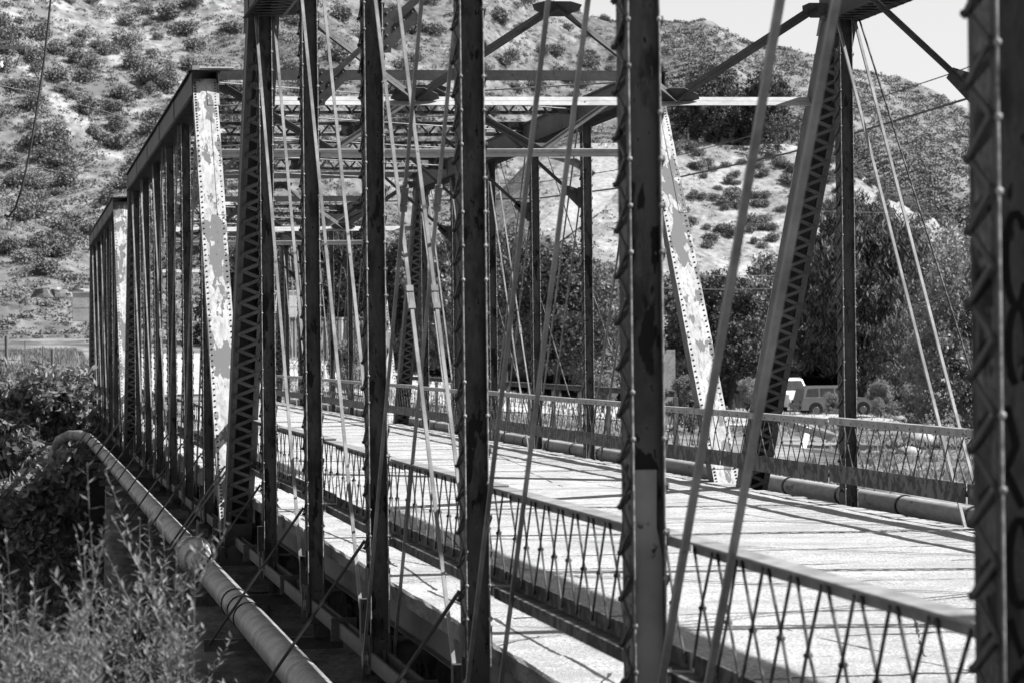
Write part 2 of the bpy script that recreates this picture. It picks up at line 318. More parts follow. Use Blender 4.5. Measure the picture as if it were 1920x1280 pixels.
ORD = ["nearest", "middle", "farthest"]
def make_span(si, y0):
    root = empty("truss_bridge_span", (0, y0, 0), ["nearest riveted steel truss span, its railing and posts closest to the viewer",
        "middle steel truss span, with peeling pale end posts, just beyond the nearest span",
        "farthest steel truss span, small at the left end of the bridge"][si], "bridge", "riveted truss spans of the bridge")
    ang = math.atan2(P, ZT - ZB)
    for ti, X in enumerate((0.0, W)):
        far = ti == 1
        for k in range(1, 7):
            o = link("post", PM, root, (X, k * P, 0)); link("lacing", LM[0], o); link("lacing", LM[1], o); link("bolts_and_sunlit_edge", BM, o)
            if far and False: pass
        for e, (yb, sgn) in enumerate(((0, 1), (7 * P, -1))):
            o = link("end_post", EM[0], root, (X, yb, ZB)); o.rotation_euler = (-ang, 0, 0) if sgn == 1 else (ang, 0, math.pi) if False else (-ang, 0, 0)
            if sgn == -1: o.rotation_euler = Matrix.Rotation(math.pi, 3, 'Z').to_euler(); o.rotation_euler = (Matrix.Rotation(math.pi, 3, 'Z') @ Matrix.Rotation(-ang, 3, 'X')).to_euler()
            tag(link("cover_plate", EM[1], o), "pale paint flaking off in patches"); tag(link("rivets", EM[2], o)); link("lacing", EM[3], o)
        o = link("top_chord", CM[0], root, (X, P, ZT)); link("cover_plate", CM[1], o); link("lacing", CM[2], o)
        bc = MB()
        for k in range(7):
            for sx in (-.075, .075) if k % 2 else (-.04, .04):
                bc.box(sx - .012, sx + .012, k * P, (k + 1) * P, ZB - .075, ZB + .075)
                for yy in (k * P, (k + 1) * P):
                    bc.poly([(sx, yy + math.cos(t * math.pi / 6) * .14, ZB + math.sin(t * math.pi / 6) * .14) for t in range(12)], .026, (1, 0, 0))
            bc.box(-.13, .13, k * P + 3 - .02, k * P + 3 + .02, ZB - .11, ZB + .12)
            bc.box(-.145, .135, k * P - .035, k * P + .035, ZB - .2, ZB - .13); bc.box(-.145, -.125, k * P - .03, k * P + .03, ZB - .2, ZB + .22)
        bc.build("bottom_chord", M_chord, root, (X, 0, 0))
        # hip verticals are posts; main diagonals in pairs, centre panel crossed
        def pair(ka, kb, wd, buckle=False, nm="diagonal_bar", off=.118):
            for sx in (-off, off): eyebar(root, nm, X + sx, ka * P, ZT - .05, kb * P, ZB, wd, buckle)
        pair(1, 2, .034); pair(2, 3, .028); pair(3, 4, .028, .45, "counter_bar", .135); pair(4, 3, .028, .56, "counter_bar", .10)
        pair(5, 4, .031); pair(6, 5, .034)
        if far:
            for (ka, kb) in (((6, 4.78),) if si == 0 else ((3, 1), (4, 2), (5, 3), (6, 4))):
                b = MB(); b.tube([(0, 0, 0), (0, (kb - ka) * P, ZB - ZT)], .013, 6); b.build("counter_rod", M_rail, root, (X + .16, ka * P, ZT))
    for k in range(2, 6):
        o = link("overhead_strut", SM[0], root, (0, k * P, 0)); link("lacing", SM[1], o)
        for f in (False, True): o = link("knee_brace", KM[f][0], root, (0, k * P, 0)); link("gusset", KM[f][1], o)
    # portals in the inclined plane of the end posts
    for (yb, sg) in ((0, 1), (7 * P, -1)):
        ax = Vector((0, sg * P, ZT - ZB)).normalized(); nr = Vector((0, -sg * (ZT - ZB), P)).normalized()
        def pt(x, z): return Vector((x, yb + sg * P * (z - ZB) / (ZT - ZB), z))
        pr = MB(); yh = P if sg == 1 else 6 * P
        pr.box(.21, W - .21, yh - .11, yh + .11, 6.905, 6.92); pr.box(.21, W - .21, yh - .11, yh - .098, 6.76, 6.904); pr.box(.21, W - .21, yh + .098, yh + .11, 6.76, 6.904)
        pr.box(.21, W - .21, yh - .15, yh - .111, 6.745, 6.759)
        po = pr.build("portal_frame", M_chord, root)
        def member(nm, a, b2, up):
            q = MB(); d = (b2 - a).normalized(); u = nr.cross(d).normalized()
            if u.dot(up) < 0: u = -u
            for s_ in (-1, 1): q.bar(a + nr * (s_ * .05), b2 + nr * (s_ * .05), .092, .011, nr)
            q.bar(a - u * .03, b2 - u * .03, .05, .016, u); return q.build(nm, M_pale if nm == "portal_strut" else M_chord, po)
        q = MB(); q.tube([(-.16, yh - .1, 6.945), (.5, yh - .1, 6.945)], .02, 8); q.box(-.2, -.08, yh - .14, yh - .06, 6.9, 6.985); q.build("tie_rod_end", M_pale, root)
        zl = 5.44
        member("portal_strut", pt(.2, zl), pt(W - .2, zl), ax)
        nodes = [pt(.35, 6.62), pt(2.08, zl + .04), pt(3.85, 6.62), pt(5.63, zl + .04), pt(W - .35, 6.62)]
        for i in range(4): member("portal_diagonal", nodes[i], nodes[i + 1], Vector((0, 0, 1)))
        for i, nd in enumerate(nodes):
            q = MB(); s_ = 1 if i % 2 else -1; X_ = Vector((1, 0, 0))
            prof = [(-.33, -.01), (-.3, .07), (-.1, .17), (.1, .17), (.3, .07), (.33, -.01), (.18, -.06), (-.18, -.06)]
            if i in (0, 4): prof = [(x * .6, z) for x, z in prof]
            q.poly([nd + X_ * x + ax * (s_ * z) for x, z in prof], .013, nr); q.build("gusset", M_chord, po)
    # top and bottom lateral rods
    for k in range(1, 6):
        for (xa, xb, dz) in ((.2, W - .2, 0), (W - .2, .2, .03)):
            b = MB(); b.tube([(xa, k * P + .1, 6.72 + dz), (xb, (k + 1) * P - .1, 6.72 + dz)], .013, 6); b.build("lateral_rod", M_light, root)
    # floor
    for k in range(0, 8):
        b = MB(); yy = k * P
        b.box(-.02, W + .02, yy - .01, yy + .01, -.98, -.50)
        for zz in (-.99, -.49): b.box(-.02, W + .02, yy - .11, yy + .11, zz - .012, zz + .012)
        for X in (-.14, W + .14): b.box(*sorted((X, X + (.22 if X < 0 else -.22))), yy + .16, yy + .30, -.52, -.13)
        b.build("floor_beam", M_steel, root)
    for X in (.34, 1.7, 3.1, 4.6, 6.0, W - .34):
        b = MB(); b.box(X - .008, X + .008, .1, 7 * P - .1, -.468, -.165); b.box(X - .07, X + .07, .1, 7 * P - .1, -.476, -.4685); b.box(X - .07, X + .07, .1, 7 * P - .1, -.164, -.157)
        b.build("stringer", M_chord, root)
    # lattice railings, one per panel and side
    for k in range(7):
        for far in (False, True):
            mm = RM[(k + si + far) % 3]
            e = bpy.data.objects.new("railing", mm[0]); COL.objects.link(e); e.parent = root
            q = random.Random(k * 7 + si * 3 + far)
            if not far: e.location = (.225, (k + 1) * P - .04 + (.38 if k == 6 else 0), q.uniform(-.012, .012)); e.rotation_euler = (q.uniform(-.003, .003), 0, math.pi)
            else: e.location = (W - .24, k * P + .04 - (.38 if k == 0 else 0), q.uniform(-.012, .012)); e.rotation_euler = (q.uniform(-.003, .003), 0, 0)
            if k in (0, 6): e.scale = (1, 6.32 / 5.92, 1)
            link("bottom_rail", mm[1], e); link("lattice", mm[2], e)
    # outriggers carrying the pipe, each hung from its post by a stay rod
    for k in range(0, 8):
        b = MB(); yy = k * P; b.box(-1.22, .3, yy - .05, yy + .05, -1.03, -1.0); b.box(-1.22, .3, yy - .05, yy - .04, -1.13, -1.03)
        b.build("pipe_bracket", M_chord, root)
        b = MB(); b.tube([(-.12, yy - .06, .42), (-1.17, yy - .06, -1.05)], .015, 6); b.build("stay_rod", M_wire, root)
        b = MB(); b.box(W - .1, W + 1.15, yy - .05, yy + .05, -.22, -.17); b.build("pipe_bracket", M_chord, root)
    return root
spans = [make_span(i, y) for i, y in enumerate(SPANS)]
S1, S2, S3 = spans
# paint marks on single posts of the nearest and farthest spans
def post_at(root, x, k): return [o for o in root.children if o.name.startswith("post") and abs(o.location.x - x) < .01 and abs(o.location.y - k * P) < .01][0]
pB = post_at(S1, 0, 2); pA = post_at(S1, 0, 1)
b = MB(); b.poly([(-.07, -.106, -.6), (.07, -.106, -.7), (.074, -.106, 1.05), (.045, -.106, 1.2), (.05, -.106, 1.5), (-.066, -.106, 1.5)], .003, (0, 1, 0))
tag(b.build("paint_patch", M_patch, pB), "paler grey repainted lower part")
def spray(pts, wd, y, name, m, parent):
    b = MB()
    for a, c in zip(pts[:-1], pts[1:]):
        b.bar((a[0], y, a[1]), (c[0], y, c[1]), .003, wd, (0, 1, 0), ext=wd * .3)
    return b.build(name, m, parent)
def loop(cx, cz, rx, rz, a0=0, a1=360, n=14): return [(cx + rx * math.cos(math.radians(a0 + (a1 - a0) * i / n)), cz + rz * math.sin(math.radians(a0 + (a1 - a0) * i / n))) for i in range(n + 1)]
strokes = [loop(-.012, 2.40, .036, .15, 40, 330), loop(-.008, 2.12, .034, .13, -60, 250), [(-.05, 1.93), (-.02, 1.80), (-.055, 1.72), (.0, 1.6)], loop(-.012, 1.42, .036, .14, 20, 300), [(-.05, 1.24), (-.01, 1.12), (.03, 1.2)], loop(-.01, .95, .036, .12, 0, 360)]
def ribbon(mb, pts, y, wd):
    L_, R_ = [], []
    for i, p in enumerate(pts):
        a = pts[max(i - 1, 0)]; c = pts[min(i + 1, len(pts) - 1)]; dx, dz_ = c[0] - a[0], c[1] - a[1]; l_ = math.hypot(dx, dz_) or 1; nx, nz = -dz_ / l_ * wd / 2, dx / l_ * wd / 2
        L_.append((p[0] + nx, y, p[1] + nz)); R_.append((p[0] - nx, y, p[1] - nz))
    n = len(pts); mb.add(L_ + R_, [(i, i + 1, n + i + 1, n + i) for i in range(n - 1)])
gm = MB()
for i, s_ in enumerate(strokes):
    ribbon(gm, s_, -.1045 - i * .0006, .026)
tag(gm.build("graffiti", M_black, pA), "black looping sprayed letters")
pG = post_at(S2, W, 6); gm = MB()
for i, s_ in enumerate([[(-.05, 2.9), (.05, 2.9), (.05, 2.55)], [(-.05, 2.85), (-.05, 2.5)], loop(0, 2.3, .05, .14), [(-.05, 2.05), (.05, 2.05), (-.05, 1.75), (.05, 1.75)], loop(0, 1.55, .05, .12, 0, 280)]):
    ribbon(gm, s_, -.1045 - i * .0006, .03)
tag(gm.build("graffiti", M_black, pG), "black sprayed block letters")
ep = [o for o in S2.children if o.name.startswith("end_post") and o.location.x > 1 and o.location.y < 1][0]
gm = MB()
for s_ in [loop(-.08, 2.6, .05, .09), loop(.03, 2.62, .045, .08), loop(.1, 2.4, .05, .1, 40, 300), [(-.14, 2.35), (-.1, 2.5), (-.06, 2.33), (-.01, 2.5)], [(-.1, 2.2), (.02, 2.28), (.0, 2.1), (.12, 2.2)]]:
    ribbon(gm, s_, -.158 , .014)
tag(gm.build("graffiti", M_white, ep), "white scribbled tag")

# road deck over all three spans, with joints and cracks
YD0, YD1 = -4.0, 133.0
b = MB(); x0, x1 = .17, W - .35
ny = 260; edge = []
for i in range(ny + 1):
    y = YD0 + (YD1 - YD0) * i / ny; edge.append(y)
xs = [x0, x0 + .02, .5, 1.5, 3, 4.5, 6, x1]
def dz(x, y): return .006 * math.sin(y * 1.3 + x) + .004 * math.sin(y * 3.7 + 2 * x)
vs = []; fs = []
for i, y in enumerate(edge):
    for x in xs: vs.append((x + (.012 * math.sin(y * 5.1) if x == x0 else 0), y, dz(x, y) - (.02 if x == x0 else 0)))
k = len(xs)
for i in range(ny):
    for j in range(k - 1): fs.append((i * k + j, i * k + j + 1, (i + 1) * k + j + 1, (i + 1) * k + j))
b.add(vs, fs, False)
rd = b.build("road", M_asph); tag(rd, "pale worn asphalt roadway across the bridge deck", "road", kind="structure")
b = MB(); b.box(x0 + .012, W - .17, YD0, YD1, -.15, -.022)
o = b.build("road_slab", M_conc); tag(o, "concrete edge of the deck slab under the asphalt", "deck", kind="structure")
b = MB(); q = random.Random(4)
def crack(x_a, y_a, x_b, y_b, wd, n):
    pts = []
    for i in range(n + 1):
        t = i / n; pts.append((x_a + (x_b - x_a) * t, y_a + (y_b - y_a) * t + q.gauss(0, .02), wd * q.uniform(.4, 1.3)))
    for (xa, ya, wa), (xb, yb, wb) in zip(pts[:-1], pts[1:]):
        dx, dy = xb - xa, yb - ya; l = math.hypot(dx, dy) or 1; nx, nyy = -dy / l, dx / l; za = .012
        b.add([(xa - nx * wa, ya - nyy * wa, dz(xa, ya) + .003), (xb - nx * wb, yb - nyy * wb, dz(xb, yb) + .003), (xb + nx * wb, yb + nyy * wb, dz(xb, yb) + .003), (xa + nx * wa, ya + nyy * wa, dz(xa, ya) + .003)], [(0, 1, 2, 3)])
y = 14.0
while y < 110:
    a = q.uniform(.2, 2); e_ = x1 - (q.uniform(0, 1.5)); crack(a, y, e_, y + q.uniform(-.2, .2), .016 + .012 * q.random(), 60); y += q.uniform(1.8, 3.2)
for i in range(26):  # slanting hairlines drawn in place of the rods' shadows
    y0_ = q.uniform(14, 60); a = q.uniform(.6, 6.8); crack(a, y0_, a + q.uniform(-1.2, 1.2), y0_ + q.uniform(2, 9), .010, 50)
for yy in range(15, 90, 3):
    crack(.42 + q.uniform(-.1, .1), yy, .42 + q.uniform(-.12, .12), yy + 3, .016, 24)
    if q.random() < .7: crack(.19, yy + q.random(), .6, yy + q.uniform(.5, 2), .012, 12)
o = b.build("road_crack_and_shadow", M_crack, rd); tag(o, "dark cracks, joints and painted rod shadows", kind=None)
b = MB(); y = YD0 + 1
while y < 130:
    b.box(x1 + .01, W - .17 + q.uniform(-.02, .1), y, y + .235, -.018, .012 + q.uniform(-.008, .008)); y += .25
o = b.build("deck_planking", M_plank, rd)

# ------------------------------------------------------------------ pipes
pr = empty("water_pipe", (-.7, 45, -.81), "fat pipe hung outside the near truss, from bottom centre up to a bend at left", "pipe")
def wpt(x, y, z): return (x + .7, y - 45, z + .81)
b = MB(); b.tube([wpt(-.7, y, -.81) for y in (5, 20, 32, 43.9)], .168, 20); b.tube([wpt(-.7, 43.9, -.81), wpt(-.7, 45, -.79), wpt(-.7, 60, -.8), wpt(-.7, 90, -.82), wpt(-.7, 106, -.85), wpt(-.74, 109, -.83), wpt(-.95, 111, -.78), wpt(-1.35, 112, -.8), wpt(-1.7, 112.4, -.98), wpt(-1.85, 112.6, -1.35), wpt(-1.9, 112.6, -1.9)], .175, 20)
b.build("pipe_run", M_pipe, pr)
for yy in (44.2,):
    c = MB(); c.tube([wpt(-.7, yy - .6, -.80), wpt(-.7, yy - .1, -.79), wpt(-.7, yy + .3, -.79)], [.2, .225, .24], 20); c.tube([wpt(-.7, yy + .31, -.79), wpt(-.7, yy + .42, -.79)], .27, 20); c.build("pipe_sleeve", M_pipe_l, pr)
for yy in (24, 25.2, 34, 35, 36, 50, 53, 57, 62, 68, 75, 82, 89, 96, 103):
    c = MB(); c.tube([wpt(-.7, yy, -.81), wpt(-.7, yy + .05, -.81)], .183, 20); c.build("pipe_band", M_rail, pr)
fp = empty("water_main", (W + .75, 40, -.02), "pale straight water main carried outside the far truss below its railing", "pipe")
b = MB(); b.tube([(0, y - 40, 0) for y in (-2, 30, 60, 90, 132)], .13, 18); b.build("pipe_run", M_pipe_l, fp)
for yy in np.arange(6, 130, 3.05):
    c = MB(); c.tube([(0, yy - 40, 0), (0, yy - 39.93, 0)], .146, 18); c.build("pipe_band", M_rail, fp)
# ------------------------------------------------------------------ piers
def pier(y, label):
    e = empty("bridge_pier", (W / 2, y, -6), label, "pier", "concrete piers under the truss spans")
    for X in (-.1, W + .1):
        b = MB(); b.tube([(X - W / 2, 0, -1), (X - W / 2, 0, 4.6)], [.75, .62], 20); b.build("column", M_conc, e)
    b = MB(); b.box(-W / 2 - .9, W / 2 + .9, -.75, .75, 4.6, 4.98); b.build("cap_beam", M_conc, e)
    b = MB(); b.box(-W / 2 - .1, W / 2 + .1, -.2, .2, .5, 4.6); b.build("web_wall", M_conc, e)
    for X in (0, W):
        for dy in (-.36, .36):
            b = MB(); b.box(X - W / 2 - .25, X - W / 2 + .25, dy - .2, dy + .2, 4.98, 5.25); b.build("bearing", M_steel, e)
pier(46.03, "concrete pier under the joint between the nearest and middle truss spans")
pier(88.76, "concrete pier under the joint between the middle and farthest truss spans")

# ------------------------------------------------------------------ terrain
def smooth(a, b_, x):
    t = np.clip((x - a) / (b_ - a), 0, 1); return t * t * (3 - 2 * t)
def vnoise(x, y, s, seed=0):
    x = np.asarray(x, float) / s; y = np.asarray(y, float) / s; xi = np.floor(x).astype(int); yi = np.floor(y).astype(int); xf = x - xi; yf = y - yi
    def h(a, c):
        n = (a * 374761393 + c * 668265263 + seed * 144665) & 0x7fffffff; n = (n ^ (n >> 13)) * 1274126177 & 0x7fffffff; return ((n ^ (n >> 16)) & 0xffff) / 65535.0
    u = xf * xf * (3 - 2 * xf); v = yf * yf * (3 - 2 * yf)
    return (h(xi, yi) * (1 - u) + h(xi + 1, yi) * u) * (1 - v) + (h(xi, yi + 1) * (1 - u) + h(xi + 1, yi + 1) * u) * v
def gz(x, y):
    x = np.asarray(x, float); y = np.asarray(y, float)
    edge2 = 122 - 48 * smooth(6, 16, x)
    near = -.35 - 5.7 * smooth(9, 19, y)
    bank = smooth(edge2, edge2 + 9, y)
    far = -2.0 + 1.7 * smooth(30, 8, x) * smooth(100, 128, y) + 2.3 * smooth(133, 205, y) * smooth(40, 18, x) + 1.3 * smooth(-.6, -2.5, x) * smooth(122, 129, y) * smooth(200, 150, y)
    z = near * (1 - bank) + far * bank
    z = z + smooth(205, 260, y) * 1.5
    z = z + (vnoise(x, y, 6, 1) - .5) * .35 * (1 - smooth(-2, 9, x) * smooth(11, 8, x))
    return z
def grid_mesh(name, m, X, Y, Z, smooth_=True):
    ny_, nx_ = X.shape; vs = np.stack([X, Y, Z], -1).reshape(-1, 3)
    i = np.arange((ny_ - 1) * (nx_ - 1)); r = i // (nx_ - 1); c = i % (nx_ - 1); a = r * nx_ + c
    F = np.stack([a, a + 1, a + nx_ + 1, a + nx_], -1)
    return npmesh(name, m, vs, F, smooth_)
def npmesh(name, m, vs, F, smooth_=False):
    me = bpy.data.meshes.new(name); me.vertices.add(len(vs)); me.vertices.foreach_set('co', np.asarray(vs, np.float32).ravel())
    k = F.shape[1]; me.loops.add(F.size); me.loops.foreach_set('vertex_index', F.astype(np.int32).ravel())
    me.polygons.add(len(F)); me.polygons.foreach_set('loop_start', np.arange(len(F), dtype=np.int32) * k)
    if smooth_: me.polygons.foreach_set('use_smooth', np.ones(len(F), bool))
    for q_ in (m if isinstance(m, (list, tuple)) else [m]): me.materials.append(q_)
    me.update(calc_edges=True); me.validate(); return me
ys = np.concatenate([np.linspace(-60, 0, 12), np.linspace(2, 300, 200), np.linspace(310, 2500, 30)])
xs_ = np.concatenate([np.linspace(-1500, -70, 20), np.linspace(-60, 140, 160), np.linspace(150, 1800, 25)])
X, Y = np.meshgrid(xs_, ys); Z = gz(X, Y)
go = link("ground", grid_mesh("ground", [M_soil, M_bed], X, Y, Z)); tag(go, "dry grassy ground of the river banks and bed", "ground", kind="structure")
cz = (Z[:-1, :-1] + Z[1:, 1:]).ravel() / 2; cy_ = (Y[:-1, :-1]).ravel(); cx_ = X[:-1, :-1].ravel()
go.data.polygons.foreach_set('material_index', ((cz < -3.2) | ((cz < -.7) & (cx_ < 6) & (cy_ > 8) & (cy_ < 134))).astype(np.int32))  # dark bed colour also covers the bank below the bridge as painted shade

# hills: heightfields over azimuth and range (real distances and heights)
def px_dir(px):
    d = FW + RT * ((px - 960) / FPX); return d.x / d.y
def interp(xp, fp, x): return np.interp(x, xp, fp)
HORX = lambda px: 664 - (px - 30) * .0119
def hill_pt(u, t, R0, R1, base, top):
    """u photo column array, t 0..1 up the slope"""
    yy = R0 + (R1 - R0) * t; v = base + (top - base) * t
    z = CAM.z + (HORX(u) - v) / FPX * yy * 1.0
    x = CAM.x + yy * np.vectorize(px_dir)(u)
    return x, yy, z
def hill(name, m, label, us, R0f, R1f, basef, topf, rows, amp, sc_, gul=0, seed=3):
    U, T = np.meshgrid(us, np.linspace(0, 1, rows)); x, y, z = hill_pt(U, T, R0f(U), R1f(U), basef(U), topf(U))
    z = z + (vnoise(x, y * .6, sc_, seed) - .5) * amp * np.sin(np.pi * np.clip(T, 0, 1)) ** .5 * np.clip(T * 6, 0, 1) + (vnoise(x, y * .6, sc_ / 4, seed + 1) - .5) * amp * .3
    if gul: z = z - gul * np.abs(np.sin(x / 17.0 + (y - 250) / 60 + 2 * vnoise(x, y, 40, 9))) ** 6 * np.sin(np.pi * T)
    o = link(name, grid_mesh(name, m, x, y, z)); tag(o, label, "hill", kind="structure"); return (U, T, x, y, z), o
us = np.linspace(-500, 2300, 340)
ridx = [-500, 900, 1000, 1060, 1150, 1240, 1340, 1410, 1480, 1540, 1600, 1700, 1760, 1800, 1840, 2000, 2300]
ridy = [-420, -170, -30, 8, 28, 30, 34, 60, 72, 86, 106, 134, 158, 182, 205, 290, 360]
H1, H1o = hill("hill", [M_hill, M_hilld, M_hillg], "tall dry hillside rising behind the bridge", us, lambda u: 230 + 0 * u, lambda u: interp([0, 1000, 1900], [430, 520, 560], u),
     lambda u: 700 + 0 * u, lambda u: interp(ridx, ridy, u), 170, 9, 28, 4)
U, T = H1[0], H1[1]; v1 = 700 + (interp(ridx, ridy, U) - 700) * T
dk = ((U > 1180 + 260 * np.clip((260 - v1) / 200, 0, 1)) & (v1 > 0)) 
gr = ((v1 > 330 + 90 * (vnoise(U, v1, 60, 31) - .5) + .15 * np.abs(U - 50)) | (U > 440 + 150 * (vnoise(U, v1, 50, 33) - .5))) & ~dk
mi = (dk.astype(np.int32) + 2 * gr.astype(np.int32))[:-1, :-1].ravel(); H1o.data.polygons.foreach_set('material_index', mi)
us2 = np.linspace(840, 2050, 150)
tx = [840, 960, 1000, 1100, 1200, 1290, 1480, 1560, 1600, 1660, 1700, 1750, 1800, 1900, 2050]
ty = [460, 330, 285, 262, 256, 254, 264, 285, 306, 345, 366, 396, 430, 500, 560]
H2, H2o = hill("hill_spur", M_slope, "bare bright slope with planted shrubs below the house", us2, lambda u: 205 + 0 * u, lambda u: 250 + 0 * u, lambda u: 640 + 0 * u, lambda u: interp(tx, ty, u), 60, 2.0, 14, 1.0, 21)
# terrace top going back from the spur's edge
U3, T3 = np.meshgrid(us2, np.linspace(0, 1, 8)); xe, ye, ze = [np.repeat(H2[i][-1:, :], 8, 0) for i in (2, 3, 4)]
o = link("terrace", grid_mesh("terrace", M_soil, xe + T3 * 60 * (xe - CAM.x) / ye, ye + T3 * 60, ze - T3 * 1.5)); tag(o, "flat ground on top of the bare slope", "terrace", kind="structure")
def surf(H, u, v_):
    """3D point on hill H at column u whose image row is v_ (nearest grid vertex interpolation along the slope)"""
    U, T, x, y, z = H; j = int(np.clip(np.searchsorted(U[0], u), 1, U.shape[1] - 1)); f = (u - U[0, j - 1]) / (U[0, j] - U[0, j - 1])
    xx = x[:, j - 1] * (1 - f) + x[:, j] * f; yy = y[:, j - 1] * (1 - f) + y[:, j] * f; zz = z[:, j - 1] * (1 - f) + z[:, j] * f
    vv = HORX(u) - (zz - CAM.z) * FPX / yy; i = int(np.argmin(np.abs(vv - v_))); return Vector((xx[i], yy[i], zz[i]))

# ------------------------------------------------------------------ vegetation
def leaves(P_, size, elong=1.0, droop=0.0, rs=RNG):
    """quads centred on points P_ (n,3)"""
    n = len(P_); a = rs.normal(size=(n, 3)); a[:, 2] = a[:, 2] * (1 - droop) - droop * 2.2; a /= np.linalg.norm(a, axis=1)[:, None]
    c = rs.normal(size=(n, 3)); c -= (c * a).sum(1)[:, None] * a; c /= np.linalg.norm(c, axis=1)[:, None]
    s = size * rs.uniform(.6, 1.4, (n, 1)); A = a * s * elong / 2; C = c * s / 2
    vs = np.stack([P_ - A, P_ + C * .9 , P_ + A, P_ - C * .9], 1).reshape(-1, 3); F = np.arange(4 * n).reshape(-1, 4)
    return vs, F
def crown_pts(n, blobs, rs, shell=.55, tuft=0, tsz=.5):
    out = []; tot = sum(b_[3] * b_[4] * b_[5] for b_ in blobs) 
    for (cx, cy, cz_, rx, ry, rz) in blobs:
        k = max(8, int(n * (rx * ry * rz) / tot)); d = rs.normal(size=(k, 3)); d /= np.linalg.norm(d, axis=1)[:, None]
        r = rs.uniform(shell ** 3, 1.0, (k, 1)) ** (1 / 3); r *= 1 + .22 * np.sin(d[:, :1] * 5 + cx) * np.cos(d[:, 1:2] * 6 + cz_) + .1 * rs.normal(size=(k, 1))
        out.append(np.array([cx, cy, cz_]) + d * r * np.array([rx, ry, rz]))
    Pn = np.concatenate(out)
    if tuft:      # gather leaves into tufts
        k = max(6, len(Pn) // tuft); c = Pn[rs.choice(len(Pn), k, replace=False)]; rr = tsz * rs.uniform(.5, 1.3, (k, 1)); idx = rs.randint(0, k, len(Pn))
        off = rs.normal(size=Pn.shape) * np.array([1, 1, .8]); Pn = np.where(rs.uniform(size=(len(Pn), 1)) < .85, c[idx] + off * rr[idx] * .5, Pn)
    return Pn
def make_tree_meshes(seed, h, r, n, leaf, trunk_h, m, droop=0, nb=14, elong=1.3, flat=.6):
    rs = np.random.RandomState(seed); q = random.Random(seed); blobs = []; tb = MB()
    base = Vector((0, 0, 0)); top = Vector((q.uniform(-.4, .4), q.uniform(-.4, .4), trunk_h))
    tb.tube([base - Vector((0, 0, .4)), base + Vector((.08, 0, trunk_h * .5)), top], [h * .035, h * .026, h * .02], 8)
    for i in range(nb):
        a = i * 2.4 + q.uniform(-.4, .4); rr = r * (q.uniform(.15, .75)); zz = trunk_h + (h - trunk_h) * (q.uniform(.05, .95) if i else .9)
        rr *= math.sqrt(max(.15, 1 - ((zz - trunk_h) / (h - trunk_h)) ** 2)); s = r * q.uniform(.26, .5)
        c = Vector((math.cos(a) * rr, math.sin(a) * rr, zz - s * .3)); blobs.append((c.x, c.y, c.z, s, s, s * (flat if not droop else 1.1)))
        mid = (top + c) * .5 + Vector((0, 0, .2)); tb.tube([top, mid, c], [h * .014, h * .009, h * .003], 5)
    Pn = crown_pts(n, blobs, rs, .45, 55, .085 * r + .1); vs, F = leaves(Pn, leaf, elong, droop, rs)
    return npmesh("crown", m, vs, F), tb.mesh("trunk", M_bark)
def place_tree(ms, loc, s, rz, label, group, name="tree", sz=None, cat="tree"):
    e = empty(name, loc, label, cat, group); e.rotation_euler = (0, 0, rz); e.scale = (s, s, sz or s)
    link("crown", ms[0], e); link("trunk", ms[1], e); return e
T_mid = [make_tree_meshes(20 + i, 8, 3.6, 26000, .15, 2.0, M_leaf, nb=16, flat=.8) for i in range(2)]
T_pale = [make_tree_meshes(30 + i, 7, 3.2, 26000, .14, 1.2, M_leafl, nb=18, flat=.9) for i in range(2)]
T_dark = [make_tree_meshes(40 + i, 8, 4.0, 26000, .15, 2.2, M_leafd, nb=16, flat=.8) for i in range(2)]
T_pep = [make_tree_meshes(50, 11, 5.2, 60000, .10, 2.4, M_leafd, droop=.75, nb=22, elong=4.0)]
T_sage = [make_tree_meshes(60, 6, 4.0, 50000, .09, .8, M_leafl, droop=0, nb=26, elong=1.6, flat=1)]
T_round = [make_tree_meshes(70, 8, 4.6, 26000, .16, 1.6, M_leafd, droop=.3, nb=20, elong=1.8, flat=.9)]
def gp(px, y): x = CAM.x + y * px_dir(px); return Vector((x, y, float(gz(x, y)) - .1))
def T_(ms, px, y, s, label, sz=None, rz=None, group="trees on the far bank", z=None):
    p = gp(px, y)
    if z is not None: p.z = z
    place_tree(ms, p, s, rz if rz is not None else px * .37, label, group, sz=sz)
T_(T_pep[0], 1615, 186, 1.12, "big dark pepper tree with drooping foliage above the parked cars", sz=1.12)
T_(T_sage[0], 1862, 118, 1.05, "pale small-leaved tree in front at the right edge of the bank", sz=1.4)
T_(T_sage[0], 1765, 199, 1.6, "grey leafy tree right of the big pepper tree", sz=1.9, rz=2)
T_(T_pale[0], 1650, 200, 1.0, "lighter tree crown behind the top of the pepper tree", sz=1.35)
T_(T_dark[0], 1370, 196, 1.0, "dark tree behind the lattice end post of the far truss", sz=1.1)
T_(T_mid[0], 1290, 200, 1.15, "mid grey tree left of the pale far end post", sz=1.15)
T_(T_mid[1], 1430, 203, 1.0, "leafy tree just left of the pepper tree", sz=1.25)
T_(T_dark[1], 1045, 188, 1.15, "dark tree with a bare trunk in the gap at the centre", sz=1.2)
T_(T_pale[1], 1120, 196, 1.1, "pale bushy crown right of the dark central tree", sz=1.3)
T_(T_pale[0], 1010, 199, 1.1, "pale tall crown behind the dark central tree", sz=1.45, rz=3)
T_(T_mid[1], 945, 192, 1.0, "grey tree left of the dark central tree", sz=1.3, rz=1)
T_(T_mid[0], 870, 205, 1.1, "tree behind the third post of the near truss", sz=1.35, rz=4)
T_(T_pale[1], 820, 212, 1.1, "pale tree beside the far lattice end post", sz=1.2, rz=5)
T_(T_dark[0], 760, 216, 1.1, "dark tree left of the distant lattice end post", sz=1.2, rz=1)
